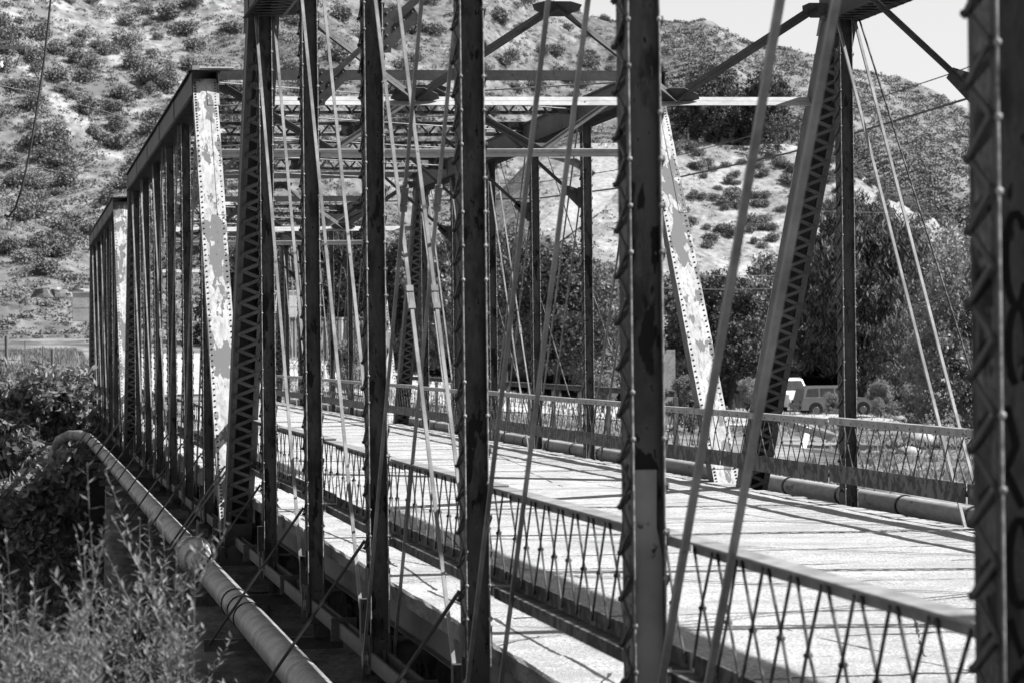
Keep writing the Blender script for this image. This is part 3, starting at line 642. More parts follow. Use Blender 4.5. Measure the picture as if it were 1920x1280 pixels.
T_(T_dark[1], 655, 222, 1.2, "dark tree above the corrugated fence", sz=1.3, rz=2)
T_(T_mid[1], 560, 230, 1.1, "grey tree at the left end of the corrugated fence", sz=1.2, rz=3)
T_(T_round[0], 470, 236, 1.0, "round dark tree behind the lattice post of the near truss", sz=1.0)
T_(T_pale[0], 1210, 215, 1.1, "pale tree behind the thick near post", sz=1.2, rz=6)
def hill_tree(ms, u, v_, s, label, H=H2, dyy=3, sz=None):
    p = surf(H, u, v_); place_tree(ms, p + Vector((0, dyy, -.3)), s, u, label, "trees around the house on the hill", sz=sz)
p0 = surf(H2, 1340, 262)
hill_tree(T_round[0], 1340, 264, .72, "rounded dark tree left of the white house on the slope", dyy=1, sz=.8)
hill_tree(T_round[0], 1445, 266, .72, "rounded dark tree right of the white house on the slope", dyy=2, sz=.8)
hill_tree(T_mid[0], 1395, 264, .7, "tree standing behind the white house", dyy=16, sz=.9)
hill_tree(T_dark[0], 1300, 262, .5, "small dark tree at the left end of the terrace", dyy=12)
hill_tree(T_mid[1], 1490, 268, .6, "grey tree at the right end of the terrace", dyy=12, sz=.6)
# shrubs
def shrub_mesh(seed, n, leaf, m, rz=.8, nb=7):
    rs = np.random.RandomState(seed); q = random.Random(seed)
    blobs = [(q.uniform(-.5, .5), q.uniform(-.5, .5), q.uniform(.25, .65) * rz, q.uniform(.35, .6), q.uniform(.35, .6), q.uniform(.3, .5) * rz) for _ in range(nb)]
    Pn = crown_pts(n, blobs, rs, .35); Pn[:, 2] = np.abs(Pn[:, 2]); vs, F = leaves(Pn, leaf, 1.3, 0, rs); return npmesh("shrub", m, vs, F)
SH = [shrub_mesh(80 + i, 1100, .10, M_scrub, 1.0) for i in range(4)] + [shrub_mesh(90 + i, 1100, .10, M_scrubd, 1.0) for i in range(3)]
q = random.Random(99)
def shrubs(H, n, ufun, vfun, smin, smax, label, group, meshes, name="hillside_shrub", zone=None):
    for i in range(n):
        u = ufun(); v_ = vfun(u); p = surf(H, u, v_)
        o = link(name, meshes[q.randrange(len(meshes))], None, p - Vector((0, 0, .1))); s = q.uniform(smin, smax) ** 1.0
        o.scale = (s * q.uniform(.9, 1.25), s, s * q.uniform(.9, 1.25)); o.rotation_euler = (0, 0, q.uniform(0, 6.28)); 
        sz_ = "big" if s > smin + .62 * (smax - smin) else ("small" if s < smin + .3 * (smax - smin) else "middling")
        tag(o, sz_ + " " + label + (zone(u, v_) if zone else ""), "shrub", group)
def zone1(u, v_): return ", " + ("high near the top edge" if v_ < 120 else "at mid height" if v_ < 330 else "low near its foot") + (", left of the hanging cable" if u < 70 else ", right of the hanging cable" if u < 240 else ", close to the truss")
def zone2(u, v_): return ", " + ("behind the first portal" if v_ < 140 else "behind the overhead struts") + (", left of the fourth post" if u < 700 else ", right of the fourth post")
def zone3(u, v_): return ", " + ("just below the house" if v_ < 320 else "halfway down" if v_ < 390 else "near the treetops") + (", left of the end post" if u < 1450 else ", right of the end post")
shrubs(H1, 150, lambda: q.uniform(-20, 480), lambda u: q.uniform(-10, 520), .8, 2.1, "shrub on the left hillside", "shrubs on the left hillside", SH, zone=zone1)
shrubs(H1, 100, lambda: q.uniform(480, 1180), lambda u: q.uniform(-10, 300), .9, 2.1, "shrub on the hillside", "shrubs on the hillside above the bridge", SH, zone=zone2)
def vslope(u): return q.uniform(np.interp(u, tx, ty) + 6, 470)
shrubs(H2, 150, lambda: q.uniform(1225, 1740), vslope, .5, .85, "round shrub on the bare slope", "planted shrubs on the bare slope", SH[4:] + SH[:2], "slope_shrub", zone3)
shrubs(H2, 40, lambda: q.uniform(1560, 1800), lambda u: np.interp(u, tx, ty) + q.uniform(-4, 10), .5, .9, "shrub along the upper edge of the bare slope", "shrubs along the edge of the bare slope", SH, "slope_shrub")
def merged(name, H, n, ufun, vfun, smin, smax, tri, m, label, cat, dens=None):
    vs_all = []; rs = np.random.RandomState(5)
    pts = []; 
    for i in range(n):
        u = ufun(); v_ = vfun(u)
        if dens and rs.uniform() > dens(u, v_): continue
        pts.append(surf(H, u, v_))
    C = np.array([tuple(p) for p in pts]); s = rs.uniform(smin, smax, (len(C), 1)) * rs.uniform(.6, 1.2, (len(C), 1))
    d = rs.normal(size=(len(C), tri, 3)); d /= np.linalg.norm(d, axis=2)[:, :, None]; d[:, :, 2] = np.abs(d[:, :, 2]) * .75
    Pn = (C[:, None, :] + d * s[:, :, None] * rs.uniform(.4, 1, (len(C), tri, 1)) * np.array([1.3, 1, 1])).reshape(-1, 3)
    sz = np.repeat(s, tri, 0) * .42
    a = rs.normal(size=Pn.shape); a /= np.linalg.norm(a, axis=1)[:, None]; c = np.cross(a, rs.normal(size=Pn.shape)); c /= np.linalg.norm(c, axis=1)[:, None]
    sz = sz * .8; V = np.stack([Pn - a * sz * .5, Pn + c * sz * .5, Pn + a * sz * .5, Pn - c * sz * .5], 1).reshape(-1, 3)
    o = link(name, npmesh(name, m, V, np.arange(len(V)).reshape(-1, 4))); tag(o, label, cat, kind="stuff"); return o
clump = lambda s, th, sd: (lambda u, v_: 1.0 if vnoise(u, v_ * 1.6, s, sd) > th else .35)
merged("hillside_scrub", H1, 16000, lambda: q.uniform(-30, 1330), lambda u: q.uniform(-20, 670), .25, .8, 26, M_scrub, "low grey scrub scattered over the dry hillside", "scrub", clump(45, .45, 2))
def vrid(u): return q.uniform(np.interp(u, ridx, ridy), 480)
merged("far_scrub", H1, 15000, lambda: q.uniform(1180, 1960), vrid, .3, 1.1, 22, M_scrubd, "dense dark scrub covering the far right slope", "scrub", clump(60, .3, 6))
merged("slope_scrub", H2, 1000, lambda: q.uniform(900, 1800), lambda u: q.uniform(np.interp(u, tx, ty) + 3, 600), .15, .45, 18, M_scrub, "small weeds on the bare slope", "weeds")
# pale track climbing the slope
tp = [(1000, 470, 70), (1085, 400, 90), (1150, 330, 60), (1120, 300, 70), (1060, 285, 40)]
vs = []; 
for (u, v_, wd) in tp:
    for s_ in (-1, 1): p = surf(H2, u + s_ * wd / 2, v_); vs.append(p + Vector((0, -.3, .35)))
b = MB(); b.add(vs, [(2 * i, 2 * i + 1, 2 * i + 3, 2 * i + 2) for i in range(len(tp) - 1)]); o = b.build("track", mat("dusty_track", .27, .2, .5, .95, fine=(3, .3), rnd=False)); tag(o, "pale track climbing the bare slope", "track", kind="structure")

# leafy shrub at the far left bank, ground brush, foreground weeds
def leafy(name, loc, blobs, n, leaf, m, label, cat="shrub", elong=2.2, droop=.1, seed=1, stems=8):
    e = empty(name, loc, label, cat); rs = np.random.RandomState(seed); Pn = crown_pts(n, blobs, rs, .3, 14, .4); vs, F = leaves(Pn, leaf, elong, droop, rs); link("foliage", npmesh("foliage", m, vs, F), e)
    b = MB(); qq = random.Random(seed)
    for i in range(stems):
        bl = blobs[i % len(blobs)]; b.tube([(bl[0] * .4, bl[1] * .4, -.2), (bl[0] * .8, bl[1], bl[2] * .5), (bl[0], bl[1], bl[2] + bl[5] * .7)], [.05, .03, .008], 5)
    b.build("stem", M_bark, e); return e
q = random.Random(3)
bl = [(q.uniform(-2.4, 1.6), q.uniform(-1, 1), 1.0 + q.uniform(0, 3.4) , q.uniform(.5, .9), .8, q.uniform(.45, .8)) for _ in range(22)]
leafy("castor_shrub", (-2.6, 119, -2.9), bl, 16000, .15, M_leafl, "big leafy shrub on the left bank behind the pipe bend", seed=5)
bl = [(q.uniform(-3, 1), q.uniform(-1, 1), .6 + q.uniform(0, 2.0), q.uniform(.5, .9), .8, q.uniform(.4, .7)) for _ in range(16)]
bl += [(q.uniform(-.4, 1.2), q.uniform(-2.2, -1), 2.4 + q.uniform(0, 1.2), .6, .7, .5) for _ in range(7)]
leafy("bank_brush", (-2.5, 113.4, -5.4), bl, 9000, .17, M_leaf, "darker brush below the leafy shrub, left of the pipe bend", seed=6)
for i, (px, y, s, lab) in enumerate(((650, 150, 1.0, "small bush on the road edge between the third and fourth near posts"), (880, 150, 1.0, "pale bush behind the far railing, left of centre"),
        (1130, 165, .9, "low bush behind the far railing near the thick post"), (1290, 140, 1.0, "bush beside the pale sign board"), (1400, 170, .9, "bush behind the far lattice end post"),
        (1715, 140, .9, "dark bush under the trees at right"), (1650, 165, .8, "low bush beside the trunk of the pepper tree"), (1560, 172, .6, "weedy bush in front of the parked grey car"))):
    e = T_(T_pale[i % 2] if i % 3 else T_mid[0], px, y, .34 * s, lab, group="bushes on the far bank")
# grass on right bank
rs = np.random.RandomState(8); n = 42000; gx = rs.uniform(8, 60, n); gy = rs.uniform(82, 215, n); k = gx > 9; gx, gy = gx[k], gy[k]; 
k = vnoise(gx, gy, 5, 4) > .3; gx, gy = gx[k], gy[k]; n = len(gx); g0 = np.stack([gx, gy, gz(gx, gy)], -1); hgt = rs.uniform(.06, .28, n) * (.5 + vnoise(gx, gy, 4, 7))
ang_ = rs.uniform(0, 6.28, n); wv = np.stack([np.cos(ang_), np.sin(ang_), 0 * ang_], -1) * .06; tip = g0 + np.stack([rs.normal(0, .1, n), rs.normal(0, .1, n), hgt], -1)
V = np.stack([g0 - wv, g0 + wv, tip], 1).reshape(-1, 3); o = link("grass", npmesh("grass", mat("dry_grass", .24, .12, .3, .8, rnd=False, trans=.3), V, np.arange(3 * n).reshape(-1, 3))); tag(o, "dry grass on the right bank", "grass", kind="stuff")
# riverbed brush in the shade under the bridge
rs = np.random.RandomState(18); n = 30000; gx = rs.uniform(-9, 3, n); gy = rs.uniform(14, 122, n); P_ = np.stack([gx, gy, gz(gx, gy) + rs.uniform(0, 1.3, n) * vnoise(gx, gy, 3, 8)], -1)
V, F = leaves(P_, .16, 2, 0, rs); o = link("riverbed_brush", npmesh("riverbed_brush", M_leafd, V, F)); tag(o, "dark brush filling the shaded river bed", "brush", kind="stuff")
# foreground weeds: stalks with alternate leaves
def stalk(px, y, ztop, zbot, lean, label, seed, n=30, leaf=.035, branch=True):
    qq = random.Random(seed); x = CAM.x + y * px_dir(px); e = empty("weed_stalk", (x, y, zbot), label, "weed", "tall leafy weeds in the foreground")
    h = ztop - zbot; st = MB(); lf = MB(); axes = []
    main = [Vector((lean * h * (t ** 1.5) + .01 * math.sin(t * 9 + seed), .05 * math.sin(t * 5), h * t)) for t in [i / 9 for i in range(10)]]
    axes.append((main, 1.0)); st.tube(main, [.006 * (1 - .7 * i / 9) for i in range(10)], 5)
    if branch:
        for bi in range(7):
            i0 = qq.randrange(2, 8); a = qq.uniform(0, 6.28); L2 = h * qq.uniform(.15, .4); bs = main[i0]
            br = [bs + Vector((math.cos(a) * L2 * .45 * t, math.sin(a) * L2 * .45 * t, L2 * t * .8)) for t in (0, .33, .66, 1)]
            axes.append((br, .5)); st.tube(br, [.004, .003, .002, .001], 4)
    for pts, k in axes:
        m_ = int(n * k)
        for i in range(m_):
            t = .12 + .88 * (i + .5) / m_; f = t * (len(pts) - 1); j = min(int(f), len(pts) - 2); p = pts[j].lerp(pts[j + 1], f - j)
            a = i * 2.39 + seed; el = qq.uniform(.15, 1.0); d = Vector((math.cos(a) * math.cos(el), math.sin(a) * math.cos(el), math.sin(el))); L3 = leaf * qq.uniform(.7, 1.4) * (1.15 - .4 * t)
            s_ = d.cross(Vector((0, 0, 1))).normalized() * (L3 * .13); up_ = Vector((0, 0, L3 * .05))
            lf.add([p, p + d * (L3 * .45) + s_, p + d * L3, p + d * (L3 * .45) - s_, p + d * (L3 * .45) - up_], [(0, 1, 4), (1, 2, 4), (2, 3, 4), (3, 0, 4)])
    st.build("stem", M_leafw, e); lf.build("leaf", M_leafw, e); return e
q = random.Random(21)
def zt(py, y): return CAM.z - (py - 664) / FPX * y
stalk(195, 15.5, zt(865, 15.5), -.9, -.035, "tallest bare-stemmed weed stalk, standing left of the pipe", 3, n=52, leaf=.075, branch=False)
stalk(62, 15.0, zt(985, 15), -.9, -.07, "leaning weed stalk at the left edge of the picture", 5, n=40, leaf=.075, branch=False)
for i in range(44):
    px = q.uniform(-40, 385); y = q.uniform(13.5, 17.5); pt_ = 985 + abs(px - 300) * .28 + max(0, px - 330) * 1.2 + q.uniform(-35, 170); tall = "tall" if pt_ < 1050 else "short" if pt_ > 1130 else "middling"
    where = "at the left" if px < 110 else "in the middle" if px < 240 else "at the right, by the pipe"
    stalk(px, y, zt(pt_, y), -.9, q.uniform(-.09, .07), tall + " leafy weed in the foreground clump, " + where, i + 10, n=60, leaf=.07)
b = None

# ------------------------------------------------------------------ wires
def cable(name, pts, r, m, label, group=None):
    b = MB(); P0 = pts[0]; b.tube([p - P0 for p in pts], r, 6); o = b.build(name, m, None, P0); return tag(o, label, "cable", group)
def cat3(pix, ys_):
    P3 = []
    for i in range(len(pix) - 1):
        for k in range(6): t = k / 6; P3.append(at(pix[i][0] + (pix[i + 1][0] - pix[i][0]) * t, pix[i][1] + (pix[i + 1][1] - pix[i][1]) * t, ys_[i] + (ys_[i + 1] - ys_[i]) * t))
    P3.append(at(pix[-1][0], pix[-1][1], ys_[-1])); return P3
cable("overhead_cable", cat3([(700, 378), (1011, 372), (1152, 354), (1280, 331), (1480, 287), (1596, 252), (1821, 183), (2100, 85)], [190, 170, 158, 148, 134, 126, 110, 90]), .045, M_wire, "thick dark cable rising to the right across the far slope")
cable("overhead_cable", cat3([(700, 352), (1011, 342), (1150, 320), (1300, 285), (1481, 235), (1596, 201), (1790, 136), (2100, 20)], [190, 170, 158, 148, 134, 126, 110, 90]), .022, M_wire, "thin dark wire rising to the right above the thick cable")
for i, (ya, yb_) in enumerate(((138, 232), (140, 236), (162, 268))):
    cable("overhead_wire", cat3([(-60, ya - 12), (60, ya + 10), (180, ya + 42), (360, yb_ - 10), (520, yb_ + 12)], [75, 100, 130, 170, 210]), .007, M_wirel, ["upper of two close bright wires crossing the left hillside", "lower of two close bright wires crossing the left hillside", "single bright wire just below the close pair on the left hillside"][i])
cable("overhead_wire", cat3([(-40, 292), (90, 318), (230, 342)], [90, 130, 190]), .006, M_wirel, "faint bright wire low on the left hillside, ending at the bridge")
for i, (a, c_) in enumerate((((1560, 395), (1840, 400)), ((1290, 512), (1430, 517)), ((1290, 540), (1430, 540)))):
    cable("overhead_wire", cat3([(a[0] - 60, a[1]), ((a[0] + c_[0]) / 2, (a[1] + c_[1]) / 2 + 3), (c_[0] + 60, c_[1])], [170, 168, 166]), .012, M_wirel, ["bright wire just above the pale tree at right", "upper bright wire beside the pale far end post", "lower bright wire beside the pale far end post"][i])
cable("hanging_cable", cat3([(99, -60), (94, 10), (83, 110), (70, 200), (55, 290), (42, 350), (28, 392), (16, 407), (8, 403)], [34] * 9), .012, M_wire, "dark loose cable hanging and curling at the top left")
# utility pole at the left edge
c = at(-46, 90, 95); e = empty("utility_pole", (c.x, 95, float(gz(c.x, 95))), "utility pole whose crossarm and braces show at the left edge", "pole")
hz = c.z - e.location.z
b = MB(); b.tube([(0, 0, 0), (0, 0, hz + .8)], [.17, .12], 10); b.build("pole_shaft", M_wood, e)
b = MB(); b.bar((-1.5, 0, hz), (1.5, 0, hz), .09, .09); b.build("crossarm", M_wood, e)
b = MB(); b.bar((1.45, -.02, hz - .06), (1.95, -.1, hz - 1.1), .03, .03); b.bar((1.38, -.02, hz - .06), (1.2, 0, hz - .6), .025, .02); b.bar((.95, 0, hz - .06), (0, 0, hz - .7), .03, .02); b.build("brace", M_rail, e)
for xx in (.2, .75):
    b = MB(); b.tube([(xx, 0, hz - .6), (xx, 0, hz - .52), (xx, 0, hz - .5), (xx, 0, hz - .4)], [.06, .09, .06, .08], 10); b.build("insulator", M_carwhite, e)

# ------------------------------------------------------------------ fences, wall, sign, tank
def fence_posts(y, pxs, h, r, label, m=M_wood, wires=True):
    P0 = gp(pxs[0], y); e = empty("wire_fence", P0, label, "fence")
    tops = []
    for px in pxs:
        p = gp(px, y) - P0; b = MB(); big = px in (12, 98, -60); hh = h * (1 if big else .9); rr = r * (1 if big else .3)
        b.tube([p, p + Vector((0, 0, hh))], rr, 8); b.build("fence_post", m, e); tops.append(p)
    if wires:
        for f in (.3, .5, .7): b = MB(); b.tube([p + Vector((0, 0, h * f)) for p in tops], .006, 4); b.build("wire", M_wire, e)
    return e

fence_posts(136, [-60, -25, 12, 47, 80, 98, 114, 145], 2.1, .08, "wire fence with dark posts on the pale grass left of the bridge")
fe = [o for o in bpy.data.objects if o.name == "wire_fence"][0]
p0 = gp(490, 208); p1 = gp(775, 214); e = empty("corrugated_fence", p0, "grey corrugated metal fence seen through the near truss posts", "fence")
d = p1 - p0; n_ = 150; b = MB(); vs = []
for i in range(n_ + 1):
    t = i / n_; off = .05 * math.sin(i * 1.9); vs += [(d.x * t, d.y * t + off, -.3), (d.x * t, d.y * t + off, 2.65)]
b.add(vs, [(2 * i, 2 * i + 2, 2 * i + 3, 2 * i + 1) for i in range(n_)]); b.build("sheet", M_corr, e)
for i in range(8):
    b = MB(); t = i / 7; b.box(d.x * t - .06, d.x * t + .06, d.y * t - .2, d.y * t - .08, -.2, 2.5); b.build("fence_post", M_corr, e)
b = MB(); b.bar((0, -.1, 2.66), (d.x, d.y - .1, 2.66), .08, .08); b.build("top_rail", M_rail, e)
# pale yard in front of the fence
gxs, gys = np.meshgrid(np.linspace(3, 44, 60), np.linspace(150, 207, 50)); o = link("yard", grid_mesh("yard", M_conc_l, gxs, gys, gz(gxs, gys) + .06)); tag(o, "bright dusty yard beyond the end of the bridge", "yard", kind="structure")
# white post in front of fence
b = MB(); b.tube([(0, 0, 0), (0, 0, 3.1)], .12, 10); b.tube([(0, 0, 3.1), (0, 0, 3.2)], .16, 10); o = b.build("bollard_pipe", M_conc_l, None, gp(640, 196)); tag(o, "pale upright pipe standing in front of the corrugated fence", "post")
# pale storage box and truck body seen in gaps
def crate(name, loc, sx, sy, sz_, m, label, cat, rz=0):
    e = empty(name, loc, label, cat); e.rotation_euler = (0, 0, rz)
    b = MB(); b.box(-sx / 2, sx / 2, -sy / 2, sy / 2, 0, sz_); b.build("body", m, e)
    b = MB(); b.box(-sx / 2 - .05, sx / 2 + .05, -sy / 2 - .05, sy / 2 + .05, sz_ + .002, sz_ + .08)
    b.box(-sx / 2 - .012, sx / 2 + .012, -sy / 2 - .012, sy / 2 + .012, sz_ * .48, sz_ * .5); b.build("lid", m, e)
    b = MB()
    for k in (0, 4): b.box(-sx / 2 + sx * k / 4 - .02, -sx / 2 + sx * k / 4 + .02, -sy / 2 - .03, -sy / 2 - .001, .03, sz_ - .03)
    b.build("rib", m, e); return e
p = at(551, 598, 216); crate("storage_shed", Vector((p.x, 216, p.z - .1)), 3.4, 2.5, 2.0, M_wall, "white shed showing above the left part of the corrugated fence", "shed")
p = at(170, 602, 185); crate("water_tank", Vector((p.x, 185, p.z)), 2.1, 2.0, 1.65, M_conc_l, "pale boxy tank just left of the farthest truss posts", "tank")
p = gp(1255, 142); e = empty("sign_board", p, "blank pale board on posts beside the pale far end post", "sign"); hh = at(1255, 655, 142).z - p.z
b = MB(); b.box(-.27, .27, -.02, .02, .35, hh); b.build("panel", M_conc_l, e)
for sx in (-.2, .2): b = MB(); b.box(sx - .03, sx + .03, .021, .07, -.3, hh - .1); b.build("post", M_wood, e)
b = MB(); [b.dome((x, -.021, z), (0, -1, 0), .02, .015) for x in (-.2, .2) for z in (.5, hh - .12)]; b.build("bolt", M_steel, e)
# rubble pile left
p = at(128, 553, 190); q = random.Random(5)
for i in range(7):
    b = MB(); vs = []; n = 9; r0 = q.uniform(.3, .7)
    import itertools
    pts = []
    for a in range(n):
        for c_ in (0, 1, 2): pts.append((r0 * (1.3 - .3 * c_) * math.cos(a * 6.283 / n) * q.uniform(.8, 1.1), r0 * math.sin(a * 6.283 / n) * q.uniform(.8, 1.1), c_ * r0 * .45 * q.uniform(.8, 1.1)))
    fs = [(a * 3 + c_, ((a + 1) % n) * 3 + c_, ((a + 1) % n) * 3 + c_ + 1, a * 3 + c_ + 1) for a in range(n) for c_ in (0, 1)] + [tuple(a * 3 + 2 for a in range(n))]
    b.add(pts, fs); o = b.build("rubble_block", M_rock if i % 2 else M_conc, None, Vector((p.x - 1.6 + i * .55, 190 + q.uniform(-1, 1), p.z - .15))); o.rotation_euler = (0, 0, i)
    tag(o, "broken concrete block in the rubble heap on the left hillside", "rubble", "rubble heap on the left hillside")
for i, (px, y, s_, lab) in enumerate(((1722, 128, .55, "large pale boulder in the grass at right"), (1700, 112, .38, "smaller pale rock in front of the boulder"), (1690, 160, .4, "pale stone lying under the pepper tree"))):
    b = MB(); rs = random.Random(i); n = 12; pts = []; rows = 6
    for r_ in range(rows + 1):
        ph = -math.pi / 2 + math.pi * r_ / rows
        for a in range(n): k = rs.uniform(.85, 1.12); pts.append((math.cos(ph) * math.cos(a * 6.283 / n) * 1.3 * k, math.cos(ph) * math.sin(a * 6.283 / n) * k, math.sin(ph) * .7 * k))
    b.add(pts, [(r_ * n + a, r_ * n + (a + 1) % n, (r_ + 1) * n + (a + 1) % n, (r_ + 1) * n + a) for r_ in range(rows) for a in range(n)], True)
    o = b.build("boulder", M_rock, None, gp(px, y) + Vector((0, 0, .35 * s_))); o.scale = (s_,) * 3; tag(o, lab, "rock", "rocks on the right bank")
# broken timber fence on the right bank
p = gp(1462, 118); e = empty("timber_fence", p, "broken pale timber fence with one post leaning, behind the far railing", "fence")
def rel(px, py, y): return at(px, py, y) - p
b = MB(); a = rel(1461, 868, 118); t_ = rel(1461, 782, 118); b.bar(a, t_, .17, .17); b.build("fence_post", M_wall, e)
b = MB(); b.bar(rel(1500, 866, 116), rel(1517, 800, 117), .2, .12, (1, 0, 0)); tag(b.build("fence_post", M_wall, e), "leaning post")
b = MB(); b.bar(rel(1463, 790, 117.7), rel(1562, 822, 112), .05, .22, (0, 1, 0)); b.build("fence_rail", M_conc_l, e)
b = MB(); b.bar(rel(1504, 792, 117.5), rel(1600, 826, 111), .05, .12, (0, 1, 0)); b.build("fence_rail", M_conc_l, e)
b = MB(); b.bar(rel(1590, 822, 111.6), rel(1622, 842, 110.5), .05, .14, (0, 1, 0)); b.build("fence_rail", M_wood, e)
# guard rail outside the far truss beyond
e = empty("guard_rail", (11.5, 90, -.1), "dark horizontal guard rail beyond the far railing at centre", "guard rail")
b = MB(); b.bar((0, -22, 1.15), (0, 30, 1.15), .12, .05, (0, 0, 1)); b.bar((-.03, -22, 1.22), (-.03, 30, 1.22), .03, .1, (0, 0, 1)); b.build("rail_beam", M_conc, e)
for i in range(14): b = MB(); b.box(-.05, .05, -22 + i * 4 - .05, -22 + i * 4 + .05, -3.2, 1.08); b.build("post", M_wood, e)

# house on the terrace
h0 = surf(H2, 1405, 266) + Vector((0, 5, -.1)); e = empty("house", h0, "small white house with a low pitched roof among trees on the slope", "house")
b = MB(); b.box(-2.6, 2.6, -1.8, 1.8, 0, 2.0); b.add([(-2.6, -1.8, 2), (-2.6, 1.8, 2), (-2.6, 0, 2.9), (2.6, -1.8, 2), (2.6, 1.8, 2), (2.6, 0, 2.9)], [(0, 1, 2), (3, 5, 4)]); b.build("wall", M_wall, e)
b = MB(); b.add([(-2.9, -2.1, 1.9), (2.9, -2.1, 1.9), (2.9, 0, 2.98), (-2.9, 0, 2.98), (-2.9, 2.1, 1.9), (2.9, 2.1, 1.9)], [(0, 1, 2, 3), (3, 2, 5, 4)]); b.build("roof", M_roof, e)
for xx in (-1.9, .3):
    b = MB(); b.box(xx - .4, xx + .4, -1.84, -1.803, .8, 1.6); f = b.build("window", M_glass, e); b = MB(); b.box(xx - .46, xx + .46, -1.86, -1.841, 1.6, 1.66); b.box(xx - .46, xx + .46, -1.86, -1.841, .74, .8); b.build("frame", M_wall, f)
b = MB(); b.box(1.2, 1.9, -1.84, -1.803, .02, 1.75); b.build("door", M_wood, e)
h1 = surf(H2, 1452, 268) + Vector((0, 3.5, -.1)); e = empty("garden_shed", h1, "small white shed right of the house on the slope", "shed")
b = MB(); b.box(-.9, .9, -.8, .8, 0, 1.35); b.build("wall", M_wall, e); b = MB(); b.add([(-1, -.95, 1.3), (1, -.95, 1.3), (1, .95, 1.6), (-1, .95, 1.6)], [(0, 1, 2, 3)]); b.build("roof", M_roof, e); b = MB(); b.box(.1, .6, -.83, -.801, .02, 1.1); b.build("door", M_wall, e)
h1 = surf(H2, 1270, 262) + Vector((0, 3.5, -.1)); e = empty("carport", h1, "low grey carport roof at the left end of the terrace", "carport")
for sx in (-1.7, 1.7):
    for sy in (-1, 1): b = MB(); b.box(sx - .06, sx + .06, sy - .06, sy + .06, 0, 1.8); b.build("post", M_wall, e)
b = MB(); b.add([(-2.2, -1.4, 1.75), (2.2, -1.4, 1.75), (2.2, 1.4, 2.2), (-2.2, 1.4, 2.2)], [(0, 1, 2, 3)]); b.build("roof", M_roof, e)

# ------------------------------------------------------------------ vehicles
def vehicle(name, px, y, rz, prof, roof, L_, Wd, paint, label, cat, wheels, wins, r=.36, z=None):
    """prof: side outline [(x,z)] of the body; roof: cabin outline"""
    p = gp(px, y); p.z += .1
    e = empty(name, p, label, cat, None); e.rotation_euler = (0, 0, rz)
    def ext(out, w0, w1, nm, m, bev=.08):
        b = MB(); n = len(out); zc = sum(z_ for _, z_ in out) / n; ring = []
        for (wy, k) in ((-w0 / 2, .97), (-w0 / 2 + bev, 1.0), (w0 / 2 - bev, 1.0), (w0 / 2, .97)):
            for (x, z_) in out:
                tt = min(1, max(0, (z_ - 1.0) / .8)) if w1 != w0 else 0
                ring.append((x * k if k < 1 else x, wy * (1 - tt * (1 - w1 / w0)), zc + (z_ - zc) * k))
        fs = [(j * n + a, j * n + (a + 1) % n, (j + 1) * n + (a + 1) % n, (j + 1) * n + a) for j in range(3) for a in range(n)]
        b.add(ring, fs, False); b.add(ring[:n], [tuple(reversed(range(n)))]); b.add(ring[3 * n:], [tuple(range(n))]); return b.build(nm, m, e)
    ext(prof, Wd, Wd, "body", paint)
    if roof: ext(roof, Wd - .08, Wd - .3, "cabin", paint, .05)
    for (pts) in wins:
        for sy in (-1, 1):
            b = MB(); yy = lambda z_: sy * ((Wd - .08) / 2 * (1 - min(1, max(0, (z_ - 1.0) / .8)) * (1 - (Wd - .3) / (Wd - .08))) + .012)
            b.add([(x, yy(z_), z_) for x, z_ in pts], [tuple(range(len(pts))) if sy < 0 else tuple(reversed(range(len(pts))))]); b.build("window", M_glass, e)
    if roof:
        (xa, za), (xb, zb_) = roof[1], roof[2]; hw = Wd / 2 - .2
        lo_ = .12; pa = (xa + (xb - xa) * lo_, za + (zb_ - za) * lo_); pb = (xa + (xb - xa) * .9, za + (zb_ - za) * .9)
        b = MB(); b.add([(pa[0] + .015, -hw, pa[1] + .01), (pa[0] + .015, hw, pa[1] + .01), (pb[0] + .015, hw - .1, pb[1] + .01), (pb[0] + .015, -hw + .1, pb[1] + .01)], [(0, 1, 2, 3)]); b.build("windshield", M_glass, e)
        b = MB(); b.box(max(x for x, _ in prof) - .005, max(x for x, _ in prof) + .02, -Wd * .24, Wd * .24, .66, .86); b.build("grille", M_tyre, e)
    for x in wheels:
        for sy in (-1, 1):
            b = MB(); yy = sy * (Wd / 2 - .1); b.tube([(x, yy - .11, r), (x, yy + .11, r)], r, 20); w_ = b.build("tyre", M_tyre, e)
            b = MB(); b.tube([(x, yy + sy * .111, r), (x, yy + sy * .13, r)], [r * .6, r * .5], 14); b.build("rim", M_chrome, w_)
            b = MB(); b.tube([(x, sy * (Wd / 2 - .02), r + .03), (x, sy * (Wd / 2 + .004), r + .03)], r * 1.22, 20); b.build("wheel_arch", M_tyre, e)
    xe = max(x for x, _ in prof); xm = min(x for x, _ in prof)
    for xx in (xm - .06, xe + .06): b = MB(); b.box(xx - .07, xx + .07, -Wd / 2 + .05, Wd / 2 - .05, .42, .62); b.build("bumper", M_chrome, e)
    for sy in (-1, 1): b = MB(); b.box(xe - .01, xe + .03, sy * Wd * .36 - .14, sy * Wd * .36 + .14, .72, .88); b.build("headlight", M_carwhite, e)
    for sy in (-1, 1): b = MB(); b.box(xm - .03, xm + .01, sy * Wd * .42 - .08, sy * Wd * .42 + .08, .75, .95); b.build("tail_light", M_steel, e)
    return e
suvp = [(-2.3, .35), (2.25, .35), (2.3, .7), (2.2, 1.0), (1.2, 1.1), (-2.2, 1.1), (-2.32, .8)]
suvr = [(-2.2, 1.08), (1.15, 1.08), (.55, 1.7), (.3, 1.78), (-1.9, 1.78), (-2.1, 1.6)]
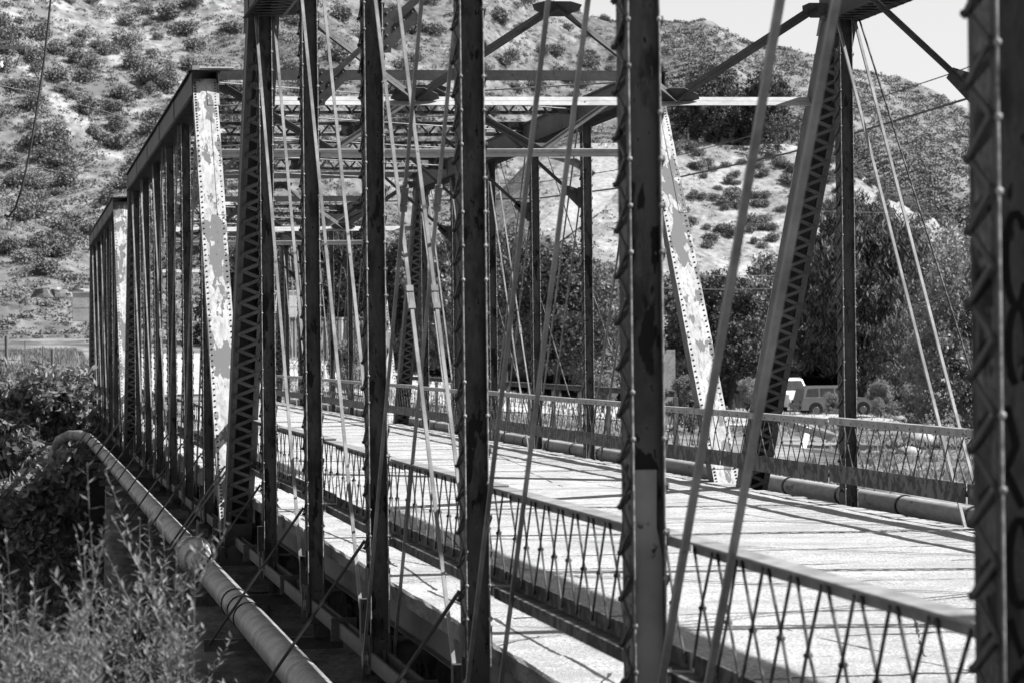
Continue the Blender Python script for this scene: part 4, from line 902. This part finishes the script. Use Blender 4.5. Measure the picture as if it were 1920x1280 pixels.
sw = [[(-.15, 1.16), (.85, 1.16), (.42, 1.62), (-.15, 1.64)], [(-1.1, 1.16), (-.25, 1.16), (-.25, 1.64), (-1.1, 1.64)], [(-2.0, 1.16), (-1.2, 1.16), (-1.2, 1.64), (-1.85, 1.62)]]
vehicle("parked_car", 1562, 176, .05, suvp, suvr, 4.6, 1.85, M_cargrey, "grey off-road wagon parked under the pepper tree, half hidden by a post", "car", (-1.4, 1.5), sw)
truckp = [(-2.6, .4), (2.5, .4), (2.55, .75), (2.45, 1.02), (1.2, 1.1), (-2.65, 1.1)]
truckr = [(-.6, 1.08), (1.2, 1.08), (.7, 1.72), (.5, 1.78), (-.35, 1.78), (-.55, 1.6)]
tw = [[(-.4, 1.16), (.95, 1.16), (.58, 1.62), (-.32, 1.62)]]
vehicle("pickup_truck", 1760, 186, math.pi + .1, truckp, truckr, 5.2, 1.9, M_carwhite, "white pickup truck parked at the right behind the two bright bars", "truck", (-1.7, 1.6), tw)
vanp = [(-2.3, .4), (2.1, .4), (2.35, .75), (2.3, 1.15), (1.6, 1.3), (-2.35, 1.3)]
vanr = [(-2.33, 1.28), (1.65, 1.28), (1.1, 2.05), (.8, 2.15), (-2.2, 2.15)]
vehicle("parked_van", 1466, 183, -1.3, vanp, vanr, 4.8, 1.9, M_carwhite, "white van with its nose showing right of the lattice end post", "van", (-1.5, 1.4), [[(.3, 1.4), (1.35, 1.4), (1.0, 1.95), (.3, 1.98)], [(-1.9, 1.4), (.1, 1.4), (.1, 1.98), (-1.9, 1.98)]])
vehicle("camper_trailer", 1690, 197, .02, [(-4, .5), (4, .5), (4.1, 1.2), (4, 2.5), (3.7, 2.75), (-3.7, 2.75), (-4.1, 2.4), (-4.1, .9)], None, 8, 2.2, M_wall, "long pale camper trailer behind the trunk of the pepper tree", "trailer", (-.5, .5), [[(-3, 1.5), (-2, 1.5), (-2, 2.2), (-3, 2.2)], [(1.5, 1.5), (3, 1.5), (3, 2.2), (1.5, 2.2)]])

# more bushes and dry grass on the left bank field
rs = np.random.RandomState(28); n = 30000; gx = rs.uniform(-16, 1, n); gy = rs.uniform(128, 225, n); k = vnoise(gx, gy, 4, 14) > .25; gx, gy = gx[k], gy[k]; n = len(gx)
g0 = np.stack([gx, gy, gz(gx, gy)], -1); hgt = rs.uniform(.1, .45, n); ang_ = rs.uniform(0, 6.28, n); wv = np.stack([np.cos(ang_), np.sin(ang_), 0 * ang_], -1) * .05
tip = g0 + np.stack([rs.normal(0, .1, n), rs.normal(0, .1, n), hgt], -1); V = np.stack([g0 - wv, g0 + wv, tip], 1).reshape(-1, 3)
o = link("field_grass", npmesh("field_grass", bpy.data.materials["dry_grass"], V, np.arange(3 * n).reshape(-1, 3))); tag(o, "dry grass on the left bank field", "grass", kind="stuff")

rs = np.random.RandomState(38); n = 60000; gx = rs.uniform(8.6, 13.5, n); gy = rs.uniform(16, 114, n); top_ = -1.5 - 1.2 * vnoise(gx, gy, 3, 18); zz = gz(gx, gy); k = zz < -2.5; gx, gy, top_, zz = gx[k], gy[k], top_[k], zz[k]  # unseen leaf mass added beyond the bridge to shade the ground beneath it
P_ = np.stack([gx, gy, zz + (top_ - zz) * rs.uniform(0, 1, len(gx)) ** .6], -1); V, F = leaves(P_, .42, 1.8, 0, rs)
o = link("added_shade_thicket", npmesh("added_shade_thicket", M_leafd, V, F)); tag(o, "unseen willow thicket added to shade the river bed under the bridge", "thicket", kind="stuff")
